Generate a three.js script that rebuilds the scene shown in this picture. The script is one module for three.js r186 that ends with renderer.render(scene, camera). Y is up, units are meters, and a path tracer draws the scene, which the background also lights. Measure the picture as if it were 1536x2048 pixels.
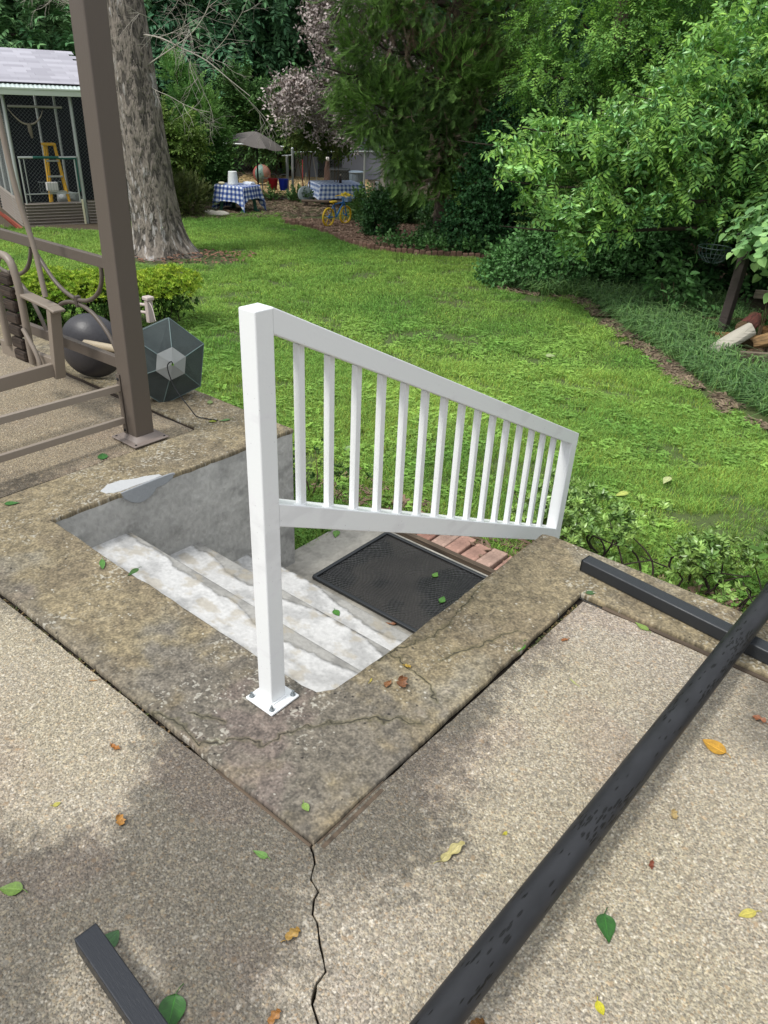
import * as THREE from 'three';
import { RoundedBoxGeometry } from 'three/addons/geometries/RoundedBoxGeometry.js';
import { mergeGeometries } from 'three/addons/utils/BufferGeometryUtils.js';

// ---------- camera, sky, sun, exposure (metres; y = 0 is the patio; -z runs from the patio over the steps to the lawn) ----------
const scene = new THREE.Scene();
const renderer = new THREE.WebGLRenderer({ antialias: true });
renderer.toneMapping = THREE.LinearToneMapping;
renderer.toneMappingExposure = 1.66;
renderer.shadowMap.enabled = true;
const camera = new THREE.PerspectiveCamera(69.0, 0.75, 0.05, 400);
camera.position.set(1.0734, 1.45, 1.1042);
camera.up.set(-0.3414, 0.8685, -0.3594);
camera.lookAt(1.0734 - 0.53531, 1.45 - 0.49394, 1.1042 - 0.68517);

// garden axes: 'far' metres away from the house corner, 'side' metres to the right of that direction
const FAR = new THREE.Vector3(-0.61566, 0, -0.78801), SIDE = new THREE.Vector3(0.78801, 0, -0.61566), CORNER = new THREE.Vector3(1.0734, 0, 1.1042), YAW = 0.6632;
const sunDir = new THREE.Vector3().addScaledVector(SIDE, -0.62).addScaledVector(FAR, -0.45).add(new THREE.Vector3(0, 1.05, 0)).normalize();
const sun = new THREE.DirectionalLight(new THREE.Color(1, 0.97, 0.91), 1.7);
sun.position.copy(sunDir).multiplyScalar(60);
sun.castShadow = true; sun.shadow.radius = 22; sun.shadow.mapSize.set(2048, 2048);
Object.assign(sun.shadow.camera, { left: -30, right: 30, top: 30, bottom: -30, near: 1, far: 140 });
scene.add(sun, sun.target);
{ // hazy white sky: brighter overhead and towards the sun, thin cloud grain
  const w = 256, h = 128, d = new Float32Array(w * h * 4), v = new THREE.Vector3();
  for (let j = 0; j < h; j++) for (let i = 0; i < w; i++) {
    const el = ((j + 0.5) / h - 0.5) * Math.PI, az = ((i + 0.5) / w - 0.5) * 2 * Math.PI;
    v.set(Math.cos(el) * Math.cos(az), Math.sin(el), Math.cos(el) * Math.sin(az));
    const s = Math.max(0, v.y), c = Math.max(0, v.dot(sunDir)), grain = 0.06 * Math.sin(7 * v.x + 3 * Math.sin(5 * v.z)) * Math.sin(6 * v.z + 2 * Math.sin(9 * v.y));
    const L = 0.84 * (0.45 + 0.55 * s) * (1 + grain) + 0.35 * Math.pow(c, 6), k = (j * w + i) * 4;
    d[k] = L * 0.95; d[k + 1] = L * 0.99; d[k + 2] = L * 1.05; d[k + 3] = 1;
  }
  const sky = new THREE.DataTexture(d, w, h, THREE.RGBAFormat, THREE.FloatType);
  sky.mapping = THREE.EquirectangularReflectionMapping; sky.magFilter = THREE.LinearFilter; sky.minFilter = THREE.LinearFilter; sky.needsUpdate = true;
  scene.background = sky; scene.environment = sky;
}

// ---------- helpers ----------
const V3 = (x, y, z) => new THREE.Vector3(x, y, z), TAU = Math.PI * 2;
function rng(a) { return () => { a = (a + 0x6d2b79f5) | 0; let t = Math.imul(a ^ (a >>> 15), 1 | a); t = (t + Math.imul(t ^ (t >>> 7), 61 | t)) ^ t; return ((t ^ (t >>> 14)) >>> 0) / 4294967296; }; }
const R = rng(20240517);
const rr = (a, b) => a + (b - a) * R(), clamp = (x, a = 0, b = 1) => Math.min(b, Math.max(a, x)), mix = (a, b, t) => a + (b - a) * t;
const smooth = (a, b, x) => { const t = clamp((x - a) / (b - a)); return t * t * (3 - 2 * t); };
const hash = (x, y, z = 0) => { let h = Math.imul(x, 374761393) ^ Math.imul(y, 668265263) ^ Math.imul(z, 1274126177); h = Math.imul(h ^ (h >>> 13), 1274126177); return ((h ^ (h >>> 16)) >>> 0) / 4294967296; };
function noise(x, y, z = 0) {
  const X = Math.floor(x), Y = Math.floor(y), Z = Math.floor(z); let a = x - X, b = y - Y, c = z - Z; a = a * a * (3 - 2 * a); b = b * b * (3 - 2 * b);
  const f = (k) => mix(mix(hash(X, Y, k), hash(X + 1, Y, k), a), mix(hash(X, Y + 1, k), hash(X + 1, Y + 1, k), a), b);
  if (c === 0) return f(Z); c = c * c * (3 - 2 * c); return mix(f(Z), f(Z + 1), c);
}
const fbm = (x, y, n = 4, z = 0) => { let s = 0, a = 0.5, t = 0; for (let i = 0; i < n; i++) { s += a * noise(x, y, z); t += a; a *= 0.5; x = x * 2.03 + 17.1; y = y * 2.03 + 5.7; } return s / t; };
const groundY = (far, side = 0) => -0.8 - 0.012 * Math.max(0, far - 3) + 7 * smooth(36, 60, far) + 5 * smooth(13, 30, Math.abs(side)) * smooth(10, 20, far + Math.max(0, side - 10));
const yard = (far, side, h = 0) => V3(0, 0, 0).copy(CORNER).addScaledVector(FAR, far).addScaledVector(SIDE, side).setY(groundY(far, side) + h);
const yardOf = (p) => { const q = V3(p.x, 0, p.z).sub(CORNER); return [q.dot(FAR), q.dot(SIDE)]; };

const used = {};
function numbered(name) { const n = (used[name] = (used[name] ?? -1) + 1); return n ? `${name}_${String(n).padStart(3, '0')}` : name; }
function tag(o, label, category, group, kind) { Object.assign(o.userData, { label }); if (category) o.userData.category = category; if (group) o.userData.group = group; if (kind) o.userData.kind = kind; return o; }
function thing(name, label, category, p = V3(0, 0, 0), turn = 0, group) { const o = new THREE.Group(); o.name = numbered(name); o.position.copy(p); o.rotation.y = turn; scene.add(o); return tag(o, label, category, group); }
function part(name, geo, mat, parent, label) {
  const g = Array.isArray(geo) ? merge(geo) : geo, m = new THREE.Mesh(g, mat);
  if (parent === scene) m.name = numbered(name); else { parent.userData.n ??= {}; const k = (parent.userData.n[name] = (parent.userData.n[name] ?? -1) + 1); m.name = k ? `${name}_${String(k).padStart(3, '0')}` : name; }
  m.castShadow = m.receiveShadow = true; parent.add(m); if (label) m.userData.label = label; return m;
}
const struct = (name, geo, mat, label) => { const m = part(name, geo, mat, scene); m.userData.kind = 'structure'; if (label) m.userData.label = label; return m; };
function copy(o, label, p, turn) { const c = o.clone(); c.name = numbered(o.name.replace(/_\d{3}$/, '')); c.userData = { ...o.userData }; if (label) c.userData.label = label; if (p) c.position.copy(p); if (turn !== undefined) c.rotation.y = turn; scene.add(c); return c; }
function merge(list) {
  const idx = list.some((g) => !g.index), c = list.some((g) => g.attributes.color);
  return mergeGeometries(list.map((g) => { g = idx && g.index ? g.toNonIndexed() : g.clone(); if (!g.attributes.uv) g.setAttribute('uv', new THREE.BufferAttribute(new Float32Array(g.attributes.position.count * 2), 2)); if (c && !g.attributes.color) g.setAttribute('color', new THREE.BufferAttribute(new Float32Array(g.attributes.position.count * 3).fill(1), 3)); for (const k of Object.keys(g.attributes)) if (!['position', 'normal', 'uv', 'color'].includes(k)) g.deleteAttribute(k); return g; }));
}
const box = (w, h, d, x = 0, y = 0, z = 0, r = 0.003) => (r > 0 ? new RoundedBoxGeometry(w, h, d, 2, Math.min(r, w / 2.1, h / 2.1, d / 2.1)) : new THREE.BoxGeometry(w, h, d)).translate(x, y, z);
const cyl = (r1, r2, h, x = 0, y = 0, z = 0, n = 20, open = false) => new THREE.CylinderGeometry(r1, r2, h, n, 1, open).translate(x, y, z);
function between(geo, a, b, roll = 0) { // a shape built along +z around the origin, laid from a to b
  const o = new THREE.Object3D(); o.position.copy(a).add(b).multiplyScalar(0.5); if (Math.abs(b.x - a.x) + Math.abs(b.z - a.z) < 1e-4) o.up.set(1, 0, 0); o.lookAt(b); o.rotateZ(roll); o.updateMatrix(); return geo.applyMatrix4(o.matrix);
}
const bar = (a, b, w, h = w, r = 0.003) => between(box(w, h, a.distanceTo(b), 0, 0, 0, r), a, b);
const rod = (a, b, r1, r2 = r1, n = 10) => between(new THREE.CylinderGeometry(r2, r1, a.distanceTo(b), n).rotateX(Math.PI / 2), a, b);
const tube = (pts, r, seg = 24, n = 8, closed = false) => new THREE.TubeGeometry(new THREE.CatmullRomCurve3(pts, closed), seg, r, n, closed);
function taper(pts, rad, n = 10, seg = 4, bump) { // tapered bent limb through pts
  const c = new THREE.CatmullRomCurve3(pts), m = pts.length * seg, g = new THREE.TubeGeometry(c, m, 1, n), p = g.attributes.position, fr = (i) => Math.floor(i / (n + 1)) / m;
  for (let i = 0; i < p.count; i++) { const t = fr(i), q = c.getPointAt(t), f = t * (rad.length - 1), k = Math.min(rad.length - 2, Math.floor(f)); let s = mix(rad[k], rad[k + 1], f - k); if (bump) s *= bump(t, (i % (n + 1)) / n); p.setXYZ(i, q.x + (p.getX(i) - q.x) * s, q.y + (p.getY(i) - q.y) * s, q.z + (p.getZ(i) - q.z) * s); }
  g.computeVertexNormals(); return g;
}
function boxUV(g, s = 1) { const p = g.attributes.position, n = g.attributes.normal, uv = new Float32Array(p.count * 2); for (let i = 0; i < p.count; i++) { const a = Math.abs(n.getX(i)), b = Math.abs(n.getY(i)), c = Math.abs(n.getZ(i)); const [u, v] = b >= a && b >= c ? [p.getX(i), p.getZ(i)] : a >= c ? [p.getZ(i), p.getY(i)] : [p.getX(i), p.getY(i)]; uv[2 * i] = u * s; uv[2 * i + 1] = v * s; } g.setAttribute('uv', new THREE.BufferAttribute(uv, 2)); return g; }
const planUV = (g, x0, z0, sx, sz) => { const p = g.attributes.position, uv = new Float32Array(p.count * 2); for (let i = 0; i < p.count; i++) { uv[2 * i] = (p.getX(i) - x0) / sx; uv[2 * i + 1] = (p.getZ(i) - z0) / sz; } g.setAttribute('uv', new THREE.BufferAttribute(uv, 2)); return g; };
function texture(w, h, fn, wrap = THREE.RepeatWrapping) { // fn(u, v, out) fills out = [r, g, b (sRGB 0..255), height 0..1]
  const c = new Uint8Array(w * h * 4), b = new Uint8Array(w * h * 4), o = [0, 0, 0, 0];
  for (let j = 0; j < h; j++) for (let i = 0; i < w; i++) { fn((i + 0.5) / w, (j + 0.5) / h, o, i, j); const k = (j * w + i) * 4; c[k] = clamp(o[0], 0, 255); c[k + 1] = clamp(o[1], 0, 255); c[k + 2] = clamp(o[2], 0, 255); b[k] = b[k + 1] = b[k + 2] = clamp(o[3]) * 255; c[k + 3] = b[k + 3] = 255; }
  const mk = (d, srgb) => { const t = new THREE.DataTexture(d, w, h, THREE.RGBAFormat); t.wrapS = t.wrapT = wrap; t.magFilter = THREE.LinearFilter; t.minFilter = THREE.LinearMipmapLinearFilter; t.generateMipmaps = true; if (srgb) t.colorSpace = THREE.SRGBColorSpace; t.needsUpdate = true; return t; };
  return { map: mk(c, true), bumpMap: mk(b, false) };
}
const std = (color, roughness = 0.7, more = {}) => new THREE.MeshStandardMaterial({ color: typeof color === 'string' ? new THREE.Color(color) : color, roughness, side: THREE.DoubleSide, ...more });
const segDist = (x, y, a, b) => { const dx = b[0] - a[0], dy = b[1] - a[1], t = clamp(((x - a[0]) * dx + (y - a[1]) * dy) / (dx * dx + dy * dy)); return Math.hypot(x - a[0] - t * dx, y - a[1] - t * dy); };
function slab(poly, top, thick, bevel, jag, step = 0.03, keep) { // a flat piece with a hand-broken outline; poly is [x, z] seen from above
  const s = []; poly.forEach((a, i) => { const b = poly[(i + 1) % poly.length], L = Math.hypot(b[0] - a[0], b[1] - a[1]), n = jag && L > step ? Math.ceil(L / step) : 1, nx = (b[1] - a[1]) / L, nz = -(b[0] - a[0]) / L; for (let k = 0; k < n; k++) { const t = k / n, x = mix(a[0], b[0], t), z = mix(a[1], b[1], t); let d = jag && k ? jag * (fbm(x * 16 + 3, z * 16 + 8, 4) - 0.5) * 2 : 0; if (jag && k) { const q = noise(x * 9 + 40, z * 9 + 7); if (q > 0.8) d -= Math.sign(1) * jag * 5 * (q - 0.8); } if (keep && Math.hypot(x, z) > 9) d = 0; s.push(new THREE.Vector2(x + nx * d, -(z + nz * d))); } });
  const g = new THREE.ExtrudeGeometry(new THREE.Shape(s), { depth: thick - 2 * bevel, bevelEnabled: bevel > 0, bevelThickness: bevel, bevelSize: bevel, bevelOffset: -bevel, bevelSegments: 2 });
  return g.rotateX(-Math.PI / 2).translate(0, top - thick + bevel, 0);
}

// ---------- materials and textures of the concrete ----------
const PEB = [[214, 208, 198], [190, 166, 128], [168, 136, 100], [142, 139, 134], [96, 90, 84], [203, 190, 160], [172, 156, 140], [226, 222, 214], [120, 108, 92]];
const dryEdge = [[-1, 0.36], [-0.5, 0.36], [-0.16, 0.44], [0.07, 0.54], [0.2, 0.62], [0.33, 0.5], [0.42, 0.45], [0.6, 0.48], [0.8, 0.53], [1.6, 0.7]];
const lerpTable = (T, x) => { for (let i = 1; i < T.length; i++) if (x < T[i][0]) return mix(T[i - 1][1], T[i][1], clamp((x - T[i - 1][0]) / (T[i][0] - T[i - 1][0]))); return T[T.length - 1][1]; };
const AGG = { x: -1.2, z: -1.0, s: 2.6 };
const cell = 0.0047, agg = texture(2048, 2048, (u, v, o) => { // washed pebble concrete with damp and dry patches
  const x = AGG.x + u * AGG.s, z = AGG.z + v * AGG.s, gx = x / cell, gz = z / cell, X = Math.floor(gx), Z = Math.floor(gz);
  let best = 9, id = 0; for (let a = -1; a <= 1; a++) for (let b = -1; b <= 1; b++) { const cx = X + a, cz = Z + b, px = cx + hash(cx, cz, 1), pz = cz + hash(cx, cz, 2), r = 0.32 + 0.4 * Math.pow(hash(cx, cz, 3), 2), an = hash(cx, cz, 4) * 3.14, ca = Math.cos(an), sa = Math.sin(an), dx = gx - px, dz = gz - pz, d = Math.hypot((dx * ca + dz * sa) / 1.25, (-dx * sa + dz * ca) * 1.15) / r; if (d < best) { best = d; id = hash(cx, cz, 5); } }
  { const q = 2.6, hx = gx / q, hz = gz / q, BX = Math.floor(hx), BZ = Math.floor(hz); for (let a = -1; a <= 1; a++) for (let b = -1; b <= 1; b++) { const cx = BX + a, cz = BZ + b; if (hash(cx, cz, 11) > 0.1) continue; const an = hash(cx, cz, 14) * 3.14, ca = Math.cos(an), sa = Math.sin(an), dx = hx - cx - hash(cx, cz, 12), dz = hz - cz - hash(cx, cz, 13), d = Math.hypot((dx * ca + dz * sa) / 1.4, -dx * sa + dz * ca) / (0.22 + 0.26 * hash(cx, cz, 15)) + 0.25 * (noise(gx * 1.5, gz * 1.5) - 0.5); if (d < Math.min(1, best * 1.6)) { best = d; id = 0.2 + 0.8 * hash(cx, cz, 16); } } }
  const big = fbm(x * 5 + 9, z * 5 + 2, 5) - 0.5, fine = fbm(x * 60, z * 60, 3) - 0.5;
  let dry = Math.max(smooth(-0.09, 0.1, x - lerpTable(dryEdge, z) + big * 0.22 + fine * 0.14 + (fbm(x * 24, z * 24, 3) - 0.5) * 0.12), smooth(1.14, 0.8, Math.hypot((x + 0.62) / 0.62, (z - 0.56) / 0.27) - big * 0.5 + fine * 0.3 + (fbm(x * 24, z * 24, 3) - 0.5) * 0.25), 0.7 * smooth(1.1, 0.6, Math.hypot((x - 0.26) / 0.14, (z - 0.8) / 0.1) - big * 0.8));
  dry = clamp(dry - 0.75 * smooth(0.85, 1.0, x + big * 0.3) * smooth(-0.55, -0.7, z + big * 0.3));
  const tint = 0.5 + 0.5 * clamp((fbm(x * 2.2 + 31, z * 2.2, 3) - 0.35) * 3), pk = PEB[Math.min(8, Math.floor(id * 9))], on = best < 1 ? 1 : 0, edge = clamp((best - 0.72) * 3);
  const pinkish = smooth(0.52, 0.66, fbm(x * 3.1 + 70, z * 3.1, 4));
  const mr = mix(109, 170, dry) - pinkish * 2, mg = mix(103, 160, dry) - pinkish * 5, mb = mix(91, 131 + tint * 12, dry) - pinkish * 3, wet = mix(0.72, 1, dry), sh = 0.9 + 0.3 * (hash(X * 3, Z * 5, 9) - 0.5);
  const share = on * (0.44 - 0.3 * edge) * (id > 0.18 ? 1 : 0.35);
  const g2 = 1 + 0.18 * (fbm(x * 420, z * 420, 2) - 0.5);
  o[0] = mix(mr, pk[0] * wet, share) * sh * g2; o[1] = mix(mg, pk[1] * wet * 0.985, share) * sh * g2; o[2] = mix(mb, pk[2] * wet * 0.96, share) * sh * g2; o[3] = on ? 0.35 + 0.65 * Math.sqrt(Math.max(0, 1 - best * best)) : 0.25 * fbm(x * 300, z * 300, 2);
}, THREE.MirroredRepeatWrapping);
const CUR = { x: -3.4, z: -1.35, w: 4.3, h: 1.75 };
const CRACKS = [[[-0.277, 0.336], [-0.2, 0.315], [-0.084, 0.326], [-0.038, 0.252], [0.037, 0.219], [0.041, 0.171], [0.074, 0.095], [0.16, -0.005], [0.236, -0.078], [0.279, -0.099]], [[0.001, -0.123], [0.026, -0.204], [0.047, -0.283], [0.095, -0.405], [0.101, -0.476], [0.09, -0.534], [0.076, -0.685], [0.055, -0.763]], [[0.054, -0.274], [0.118, -0.257], [0.199, -0.24], [0.264, -0.198]], [[0.178, -0.342], [0.229, -0.479], [0.249, -0.561], [0.285, -0.62]], [[-0.202, 0.281], [-0.123, 0.247], [-0.095, 0.245]]].flatMap((c) => c.slice(1).map((b, i) => [c[i], b]));
const mossy = texture(2048, 1024, (u, v, o) => { // old cast concrete: ochre lichen, grey damp corner, white flecks, cracks
  const x = CUR.x + u * CUR.w, z = CUR.z + v * CUR.h, n1 = fbm(x * 4 + 3, z * 4 + 1, 5), n2 = fbm(x * 11 + 50, z * 11, 5), n3 = fbm(x * 45, z * 45 + 9, 4), n4 = fbm(x * 190, z * 190, 3);
  const och = smooth(0.34, 0.62, n1 * 0.5 + n2 * 0.5 + 0.09), brown = smooth(0.5, 0.66, fbm(x * 6 + 90, z * 6 + 40, 5));
  let r = mix(130, 129, och), g = mix(123, 117, och), b = mix(107, 92, och); r = mix(r, 114, brown * 0.55); g = mix(g, 102, brown * 0.55); b = mix(b, 82, brown * 0.55);
  const damp = Math.max(smooth(0.62, 0.3, Math.hypot((x - 0.02) / 0.75, (z - 0.12) / 0.52) - 0.1 + (n2 - 0.5) * 0.9), smooth(0.07, 0, Math.abs(z - 0.335) - 0.02 + (n2 - 0.5) * 0.1) * (x < 0.35 ? 0.6 : 0));
  r = mix(r, 104, damp * 0.85); g = mix(g, 98, damp * 0.85); b = mix(b, 89, damp * 0.85);
  const purple = smooth(0.55, 0.7, fbm(x * 7 + 11, z * 7 + 77, 4)) * damp; r += purple * 3; b += purple * 2; g -= purple * 1;
  const k = (0.62 + 0.5 * n3 + 0.75 * (n4 - 0.33)) * 0.95; r *= k; g *= k; b *= k;
  const X = Math.floor(x / 0.013), Z = Math.floor(z / 0.013), h1 = hash(X, Z, 31), fl = smooth(0.55, 0.75, fbm(x * 5 + 20, z * 5 + 60, 3)) * 0.1 + 0.01; let hgt = 0.35 + 0.5 * n3 + 0.3 * (n4 - 0.5);
  if (h1 < fl) { const d = Math.hypot(x / 0.013 - X - 0.25 - 0.5 * hash(X, Z, 32), (z / 0.013 - Z - 0.25 - 0.5 * hash(X, Z, 33)) * 1.3) / (0.1 + 0.3 * hash(X, Z, 34)); const f = smooth(1.1, 0.7, d + (n4 - 0.5)); r = mix(r, 192, f * 0.8); g = mix(g, 188, f * 0.8); b = mix(b, 176, f * 0.8); hgt += 0.2 * f; }
  const cl = smooth(0.5, 0.66, fbm(x * 6 + 120, z * 6 + 30, 4)), wf = smooth(0.7 - 0.08 * cl, 0.76 - 0.08 * cl, fbm(x * 120 + 9, z * 120 + 70, 3)) * (0.35 + 0.65 * cl); r = mix(r, 178, wf * 0.75); g = mix(g, 174, wf * 0.75); b = mix(b, 162, wf * 0.75); hgt += 0.2 * wf;
  if (h1 > 0.985 && hash(X, Z, 36) > 0.5) { const f = smooth(0.3, 0.1, Math.hypot(x / 0.013 - X - 0.3 - 0.4 * hash(X, Z, 37), z / 0.013 - Z - 0.3 - 0.4 * hash(X, Z, 38)) + (n4 - 0.5) * 0.3); r *= 1 - 0.6 * f; g *= 1 - 0.6 * f; b *= 1 - 0.6 * f; hgt -= 0.4 * f; }
  let cd = 9; for (const [p, q] of CRACKS) if (x > Math.min(p[0], q[0]) - 0.05 && x < Math.max(p[0], q[0]) + 0.05 && z > Math.min(p[1], q[1]) - 0.05 && z < Math.max(p[1], q[1]) + 0.05) cd = Math.min(cd, segDist(x + 0.018 * (noise(x * 60, z * 60) - 0.5) + 0.02 * (noise(x * 22, z * 22, 3) - 0.5), z + 0.018 * (noise(x * 60 + 9, z * 60, 5) - 0.5) + 0.02 * (noise(x * 22, z * 22, 8) - 0.5), p, q));
  const cr = smooth(0.0024, 0.0006, cd) * (0.55 + 0.45 * smooth(0.4, 0.6, n3)), moss = smooth(0.012, 0.002, cd) * 0.35; r = mix(r, 80, moss); g = mix(g, 76, moss); b = mix(b, 48, moss); r *= 1 - 0.5 * cr; g *= 1 - 0.5 * cr; b *= 1 - 0.5 * cr; hgt -= cr;
  o[0] = r; o[1] = g; o[2] = b; o[3] = hgt;
}, THREE.MirroredRepeatWrapping);
const stucco = texture(768, 768, (u, v, o) => { const x = u * 1.5, z = v * 1.5, a = fbm(x * 4, z * 6, 5), s = fbm(x * 9 + 7, z * 16 + 3, 5), f = fbm(x * 70, z * 50, 3), dark = smooth(0.56, 0.72, s), pale = smooth(0.55, 0.7, fbm(x * 5 + 60, z * 9 + 20, 5)); let k = 176 + (a - 0.5) * 40 + (f - 0.5) * 30 - dark * 17 + pale * 14; o[0] = k * 0.99; o[1] = k * 0.98; o[2] = k * 0.955; o[3] = 0.5 + (f - 0.5) * 0.5 + (s - 0.5) * 0.6; }, THREE.MirroredRepeatWrapping);
const tread = texture(1024, 256, (u, v, o) => { // v: 0 at the back of the tread, 1 at its front edge; ragged pale coat over grey cement
  const x = u * 1.42, z = v * 0.34, e = 0.87 + 0.5 * (fbm(x * 3.2 + 2, 3.3, 3) - 0.5) + 0.06 * (fbm(x * 14, z * 14, 3) - 0.5) + 0.03 * (fbm(x * 30, z * 30, 3) - 0.5), coat = smooth(e + 0.012, e - 0.012, v + 0.05 * (fbm(x * 50, z * 50, 2) - 0.5)), rim = smooth(0.04, 0, Math.abs(v - e)) * 0.15, dirt = smooth(0.5, 0.72, fbm(x * 10 + 30, z * 14, 5)), f = fbm(x * 90, z * 90, 3), br = smooth(0.55, 0.75, fbm(x * 16 + 5, z * 22 + 50, 4));
  let r = mix(152, 190, coat), g = mix(150, 189, coat), b = mix(145, 187, coat); const k = 1 - 0.13 * dirt - rim + (f - 0.5) * 0.16; r *= k; g *= k; b *= k; r = mix(r, 150, br * 0.4); g = mix(g, 138, br * 0.4); b = mix(b, 116, br * 0.4);
  o[0] = r; o[1] = g; o[2] = b; o[3] = 0.35 + coat * 0.4 + (f - 0.5) * 0.3;
}, THREE.MirroredRepeatWrapping);
const M = {
  agg: std('#ffffff', 0.82, { ...agg, bumpScale: 0.002 }), agg2: std('#ece6e0', 0.85, { ...agg, bumpScale: 0.0035 }),
  mossy: std('#ffffff', 0.86, { ...mossy, bumpScale: 0.004 }), stucco: std('#ffffff', 0.9, { ...stucco, bumpScale: 0.006 }), tread: std('#ffffff', 0.8, { ...tread, bumpScale: 0.004 }),
  plaster: std('#b2b3b3', 0.85, { bumpMap: stucco.bumpMap, bumpScale: 0.003 }),
  white: null, zinc: std('#9aa0a3', 0.35, { metalness: 0.9 }), brown: std('#5c534b', 0.48, { bumpMap: stucco.bumpMap, bumpScale: 0.0006 }), black: std('#16181b', 0.38), blackTex: null,
  wood: null, dark: std('#141618', 0.8),
};
const grain = texture(512, 512, (u, v, o) => { const g = fbm(u * 5 + 3 * fbm(u * 3, v * 0.7, 2), v * 60, 4), k = 150 + (g - 0.5) * 120; o[0] = k; o[1] = k * 0.93; o[2] = k * 0.85; o[3] = g; });
{ const sp = texture(512, 512, (u, v, o) => { const n = fbm(u * 90, v * 90, 2), s = smooth(0.9, 0.94, fbm(u * 70 + 5, v * 70, 2)) * 0.3 + smooth(0.6, 0.75, fbm(u * 5, v * 9, 4)) * 0.05, k = 232 - 150 * s; o[0] = k * 0.995; o[1] = k; o[2] = k * 1.004; o[3] = n * 0.5 + 0.25; }, THREE.MirroredRepeatWrapping); M.white = std('#ffffff', 0.34, { ...sp, bumpScale: 0.00035 }); }
M.wood = std('#8d8276', 0.9, { ...grain, bumpScale: 0.004 });

// ---------- the ground: one sheet from under the patio to the rise behind the woods ----------
{
  const F = [], S = []; for (let f = -12; f < 90; f += f < 14 ? 0.25 : f < 30 ? 0.8 : 3) F.push(f); for (let s = -70; s < 70; s += Math.abs(s) < 6 ? 0.25 : Math.abs(s) < 14 ? 0.8 : 4) S.push(s);
  const pos = [], col = [], idx = [], c = new THREE.Color();
  F.forEach((f, i) => S.forEach((s, j) => {
    const p = yard(f, s), under = p.z > -1.85 && p.z < 6 && p.x < 4 && p.x > -14 ? 1 : 0; p.y = groundY(f, s) - (under ? 0.25 : 0) + (f > 5 ? 0.03 * (fbm(p.x * 0.8, p.z * 0.8, 3) - 0.5) : 0); pos.push(p.x, p.y, p.z);
    const soil = fbm(p.x * 1.7, p.z * 1.7, 4), wood = smooth(19, 24, f) + smooth(3.6, 4.6, s) + smooth(12.8, 13.3, f) * smooth(-4.9, -5.3, s); c.setRGB(0.07, 0.1, 0.026).lerp(new THREE.Color(0.075, 0.055, 0.032), clamp(wood + smooth(0.55, 0.7, soil) * 0.5)); col.push(c.r, c.g, c.b);
    if (i && j) { const a = i * S.length + j, b = a - 1, d = a - S.length, e = d - 1; idx.push(e, d, b, d, a, b); }
  }));
  const g = new THREE.BufferGeometry(); g.setAttribute('position', new THREE.Float32BufferAttribute(pos, 3)); g.setAttribute('color', new THREE.Float32BufferAttribute(col, 3)); g.setIndex(idx); g.computeVertexNormals(); planUV(g, 0, 0, 1, 1);
  struct('lawn_ground', g, std('#ffffff', 0.95, { vertexColors: true, bumpMap: stucco.bumpMap, bumpScale: 0.02 }), 'dark soil under the lawn and the woods');
}

// ---------- patio slabs, kept apart by real gaps ----------
const crackLine = [[0.304, 0.328], [0.322, 0.342], [0.336, 0.353], [0.358, 0.366], [0.362, 0.38], [0.373, 0.4], [0.405, 0.409], [0.412, 0.428], [0.431, 0.451], [0.452, 0.458], [0.483, 0.487], [0.505, 0.5], [0.527, 0.519], [0.53, 0.548], [0.55, 0.574], [0.586, 0.597], [0.7, 0.74], [0.95, 0.9], [1.2, 1.2], [2.6, 2.5]];
const wob = (i, k) => 0.004 * (hash(i, k, 77) - 0.5);
const slabs = thing('patio', 'pebbled concrete patio floor in separate slabs around the stairwell', null); slabs.userData.kind = 'structure'; delete slabs.userData.category;
const TOP = -0.012;
const put = (g) => planUV(g, AGG.x, AGG.z, AGG.s, AGG.s);
part('slab', put(slab([[-6, 0.357], ...crackLine.slice(1).map(([x, z], i) => [x - 0.002 + wob(i, 1), z + 0.002 + wob(i, 2)]), [2.6, 4], [-6, 4]].reverse(), TOP, 0.12, 0.0018, 0.0035, 0.012, 1)), M.agg, slabs);
part('slab', put(slab([...crackLine.slice(1).map(([x, z], i) => [x + 0.001 + wob(i, 1), z - 0.001 + wob(i, 2)]), [4, 2.5], [4, -0.918], [0.356, -0.918]], TOP, 0.12, 0.0018, 0.0035, 0.012, 1)), M.agg, slabs);
part('slab', planUV(slab([[-1.672, 0.34], [-6, 0.34], [-6, -0.898], [-2.38, -0.886], [-1.672, -0.9]], -0.006, 0.12, 0.003, 0.004, 0.03, 1), -5.2, -1.25, 2.6, 2.6), M.agg2, slabs);
struct('patio_footing', box(10, 0.6, 6, -1, -0.45, 3.36, 0), std('#3b3731', 1), 'dark fill under the patio slabs');
struct('patio_footing', box(3.7, 0.5, 1.27, 2.2, -0.39, -0.31, 0), M.stucco, 'dark fill under the right slab'); struct('patio_footing', box(4.3, 0.5, 1.23, -3.87, -0.385, -0.28, 0), M.stucco, 'dark fill under the left slab');
struct('joint_soil', [box(1.98, 0.03, 0.06, -0.67, -0.045, 0.345, 0), box(0.06, 0.03, 1.3, 0.335, -0.046, -0.3, 0), box(2.7, 0.03, 0.06, 1.7, -0.047, -0.93, 0), box(4.3, 0.03, 0.06, -3.82, -0.048, -0.905, 0)], std('#2a231b', 1), 'dark soil in the joints between slabs');
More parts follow.
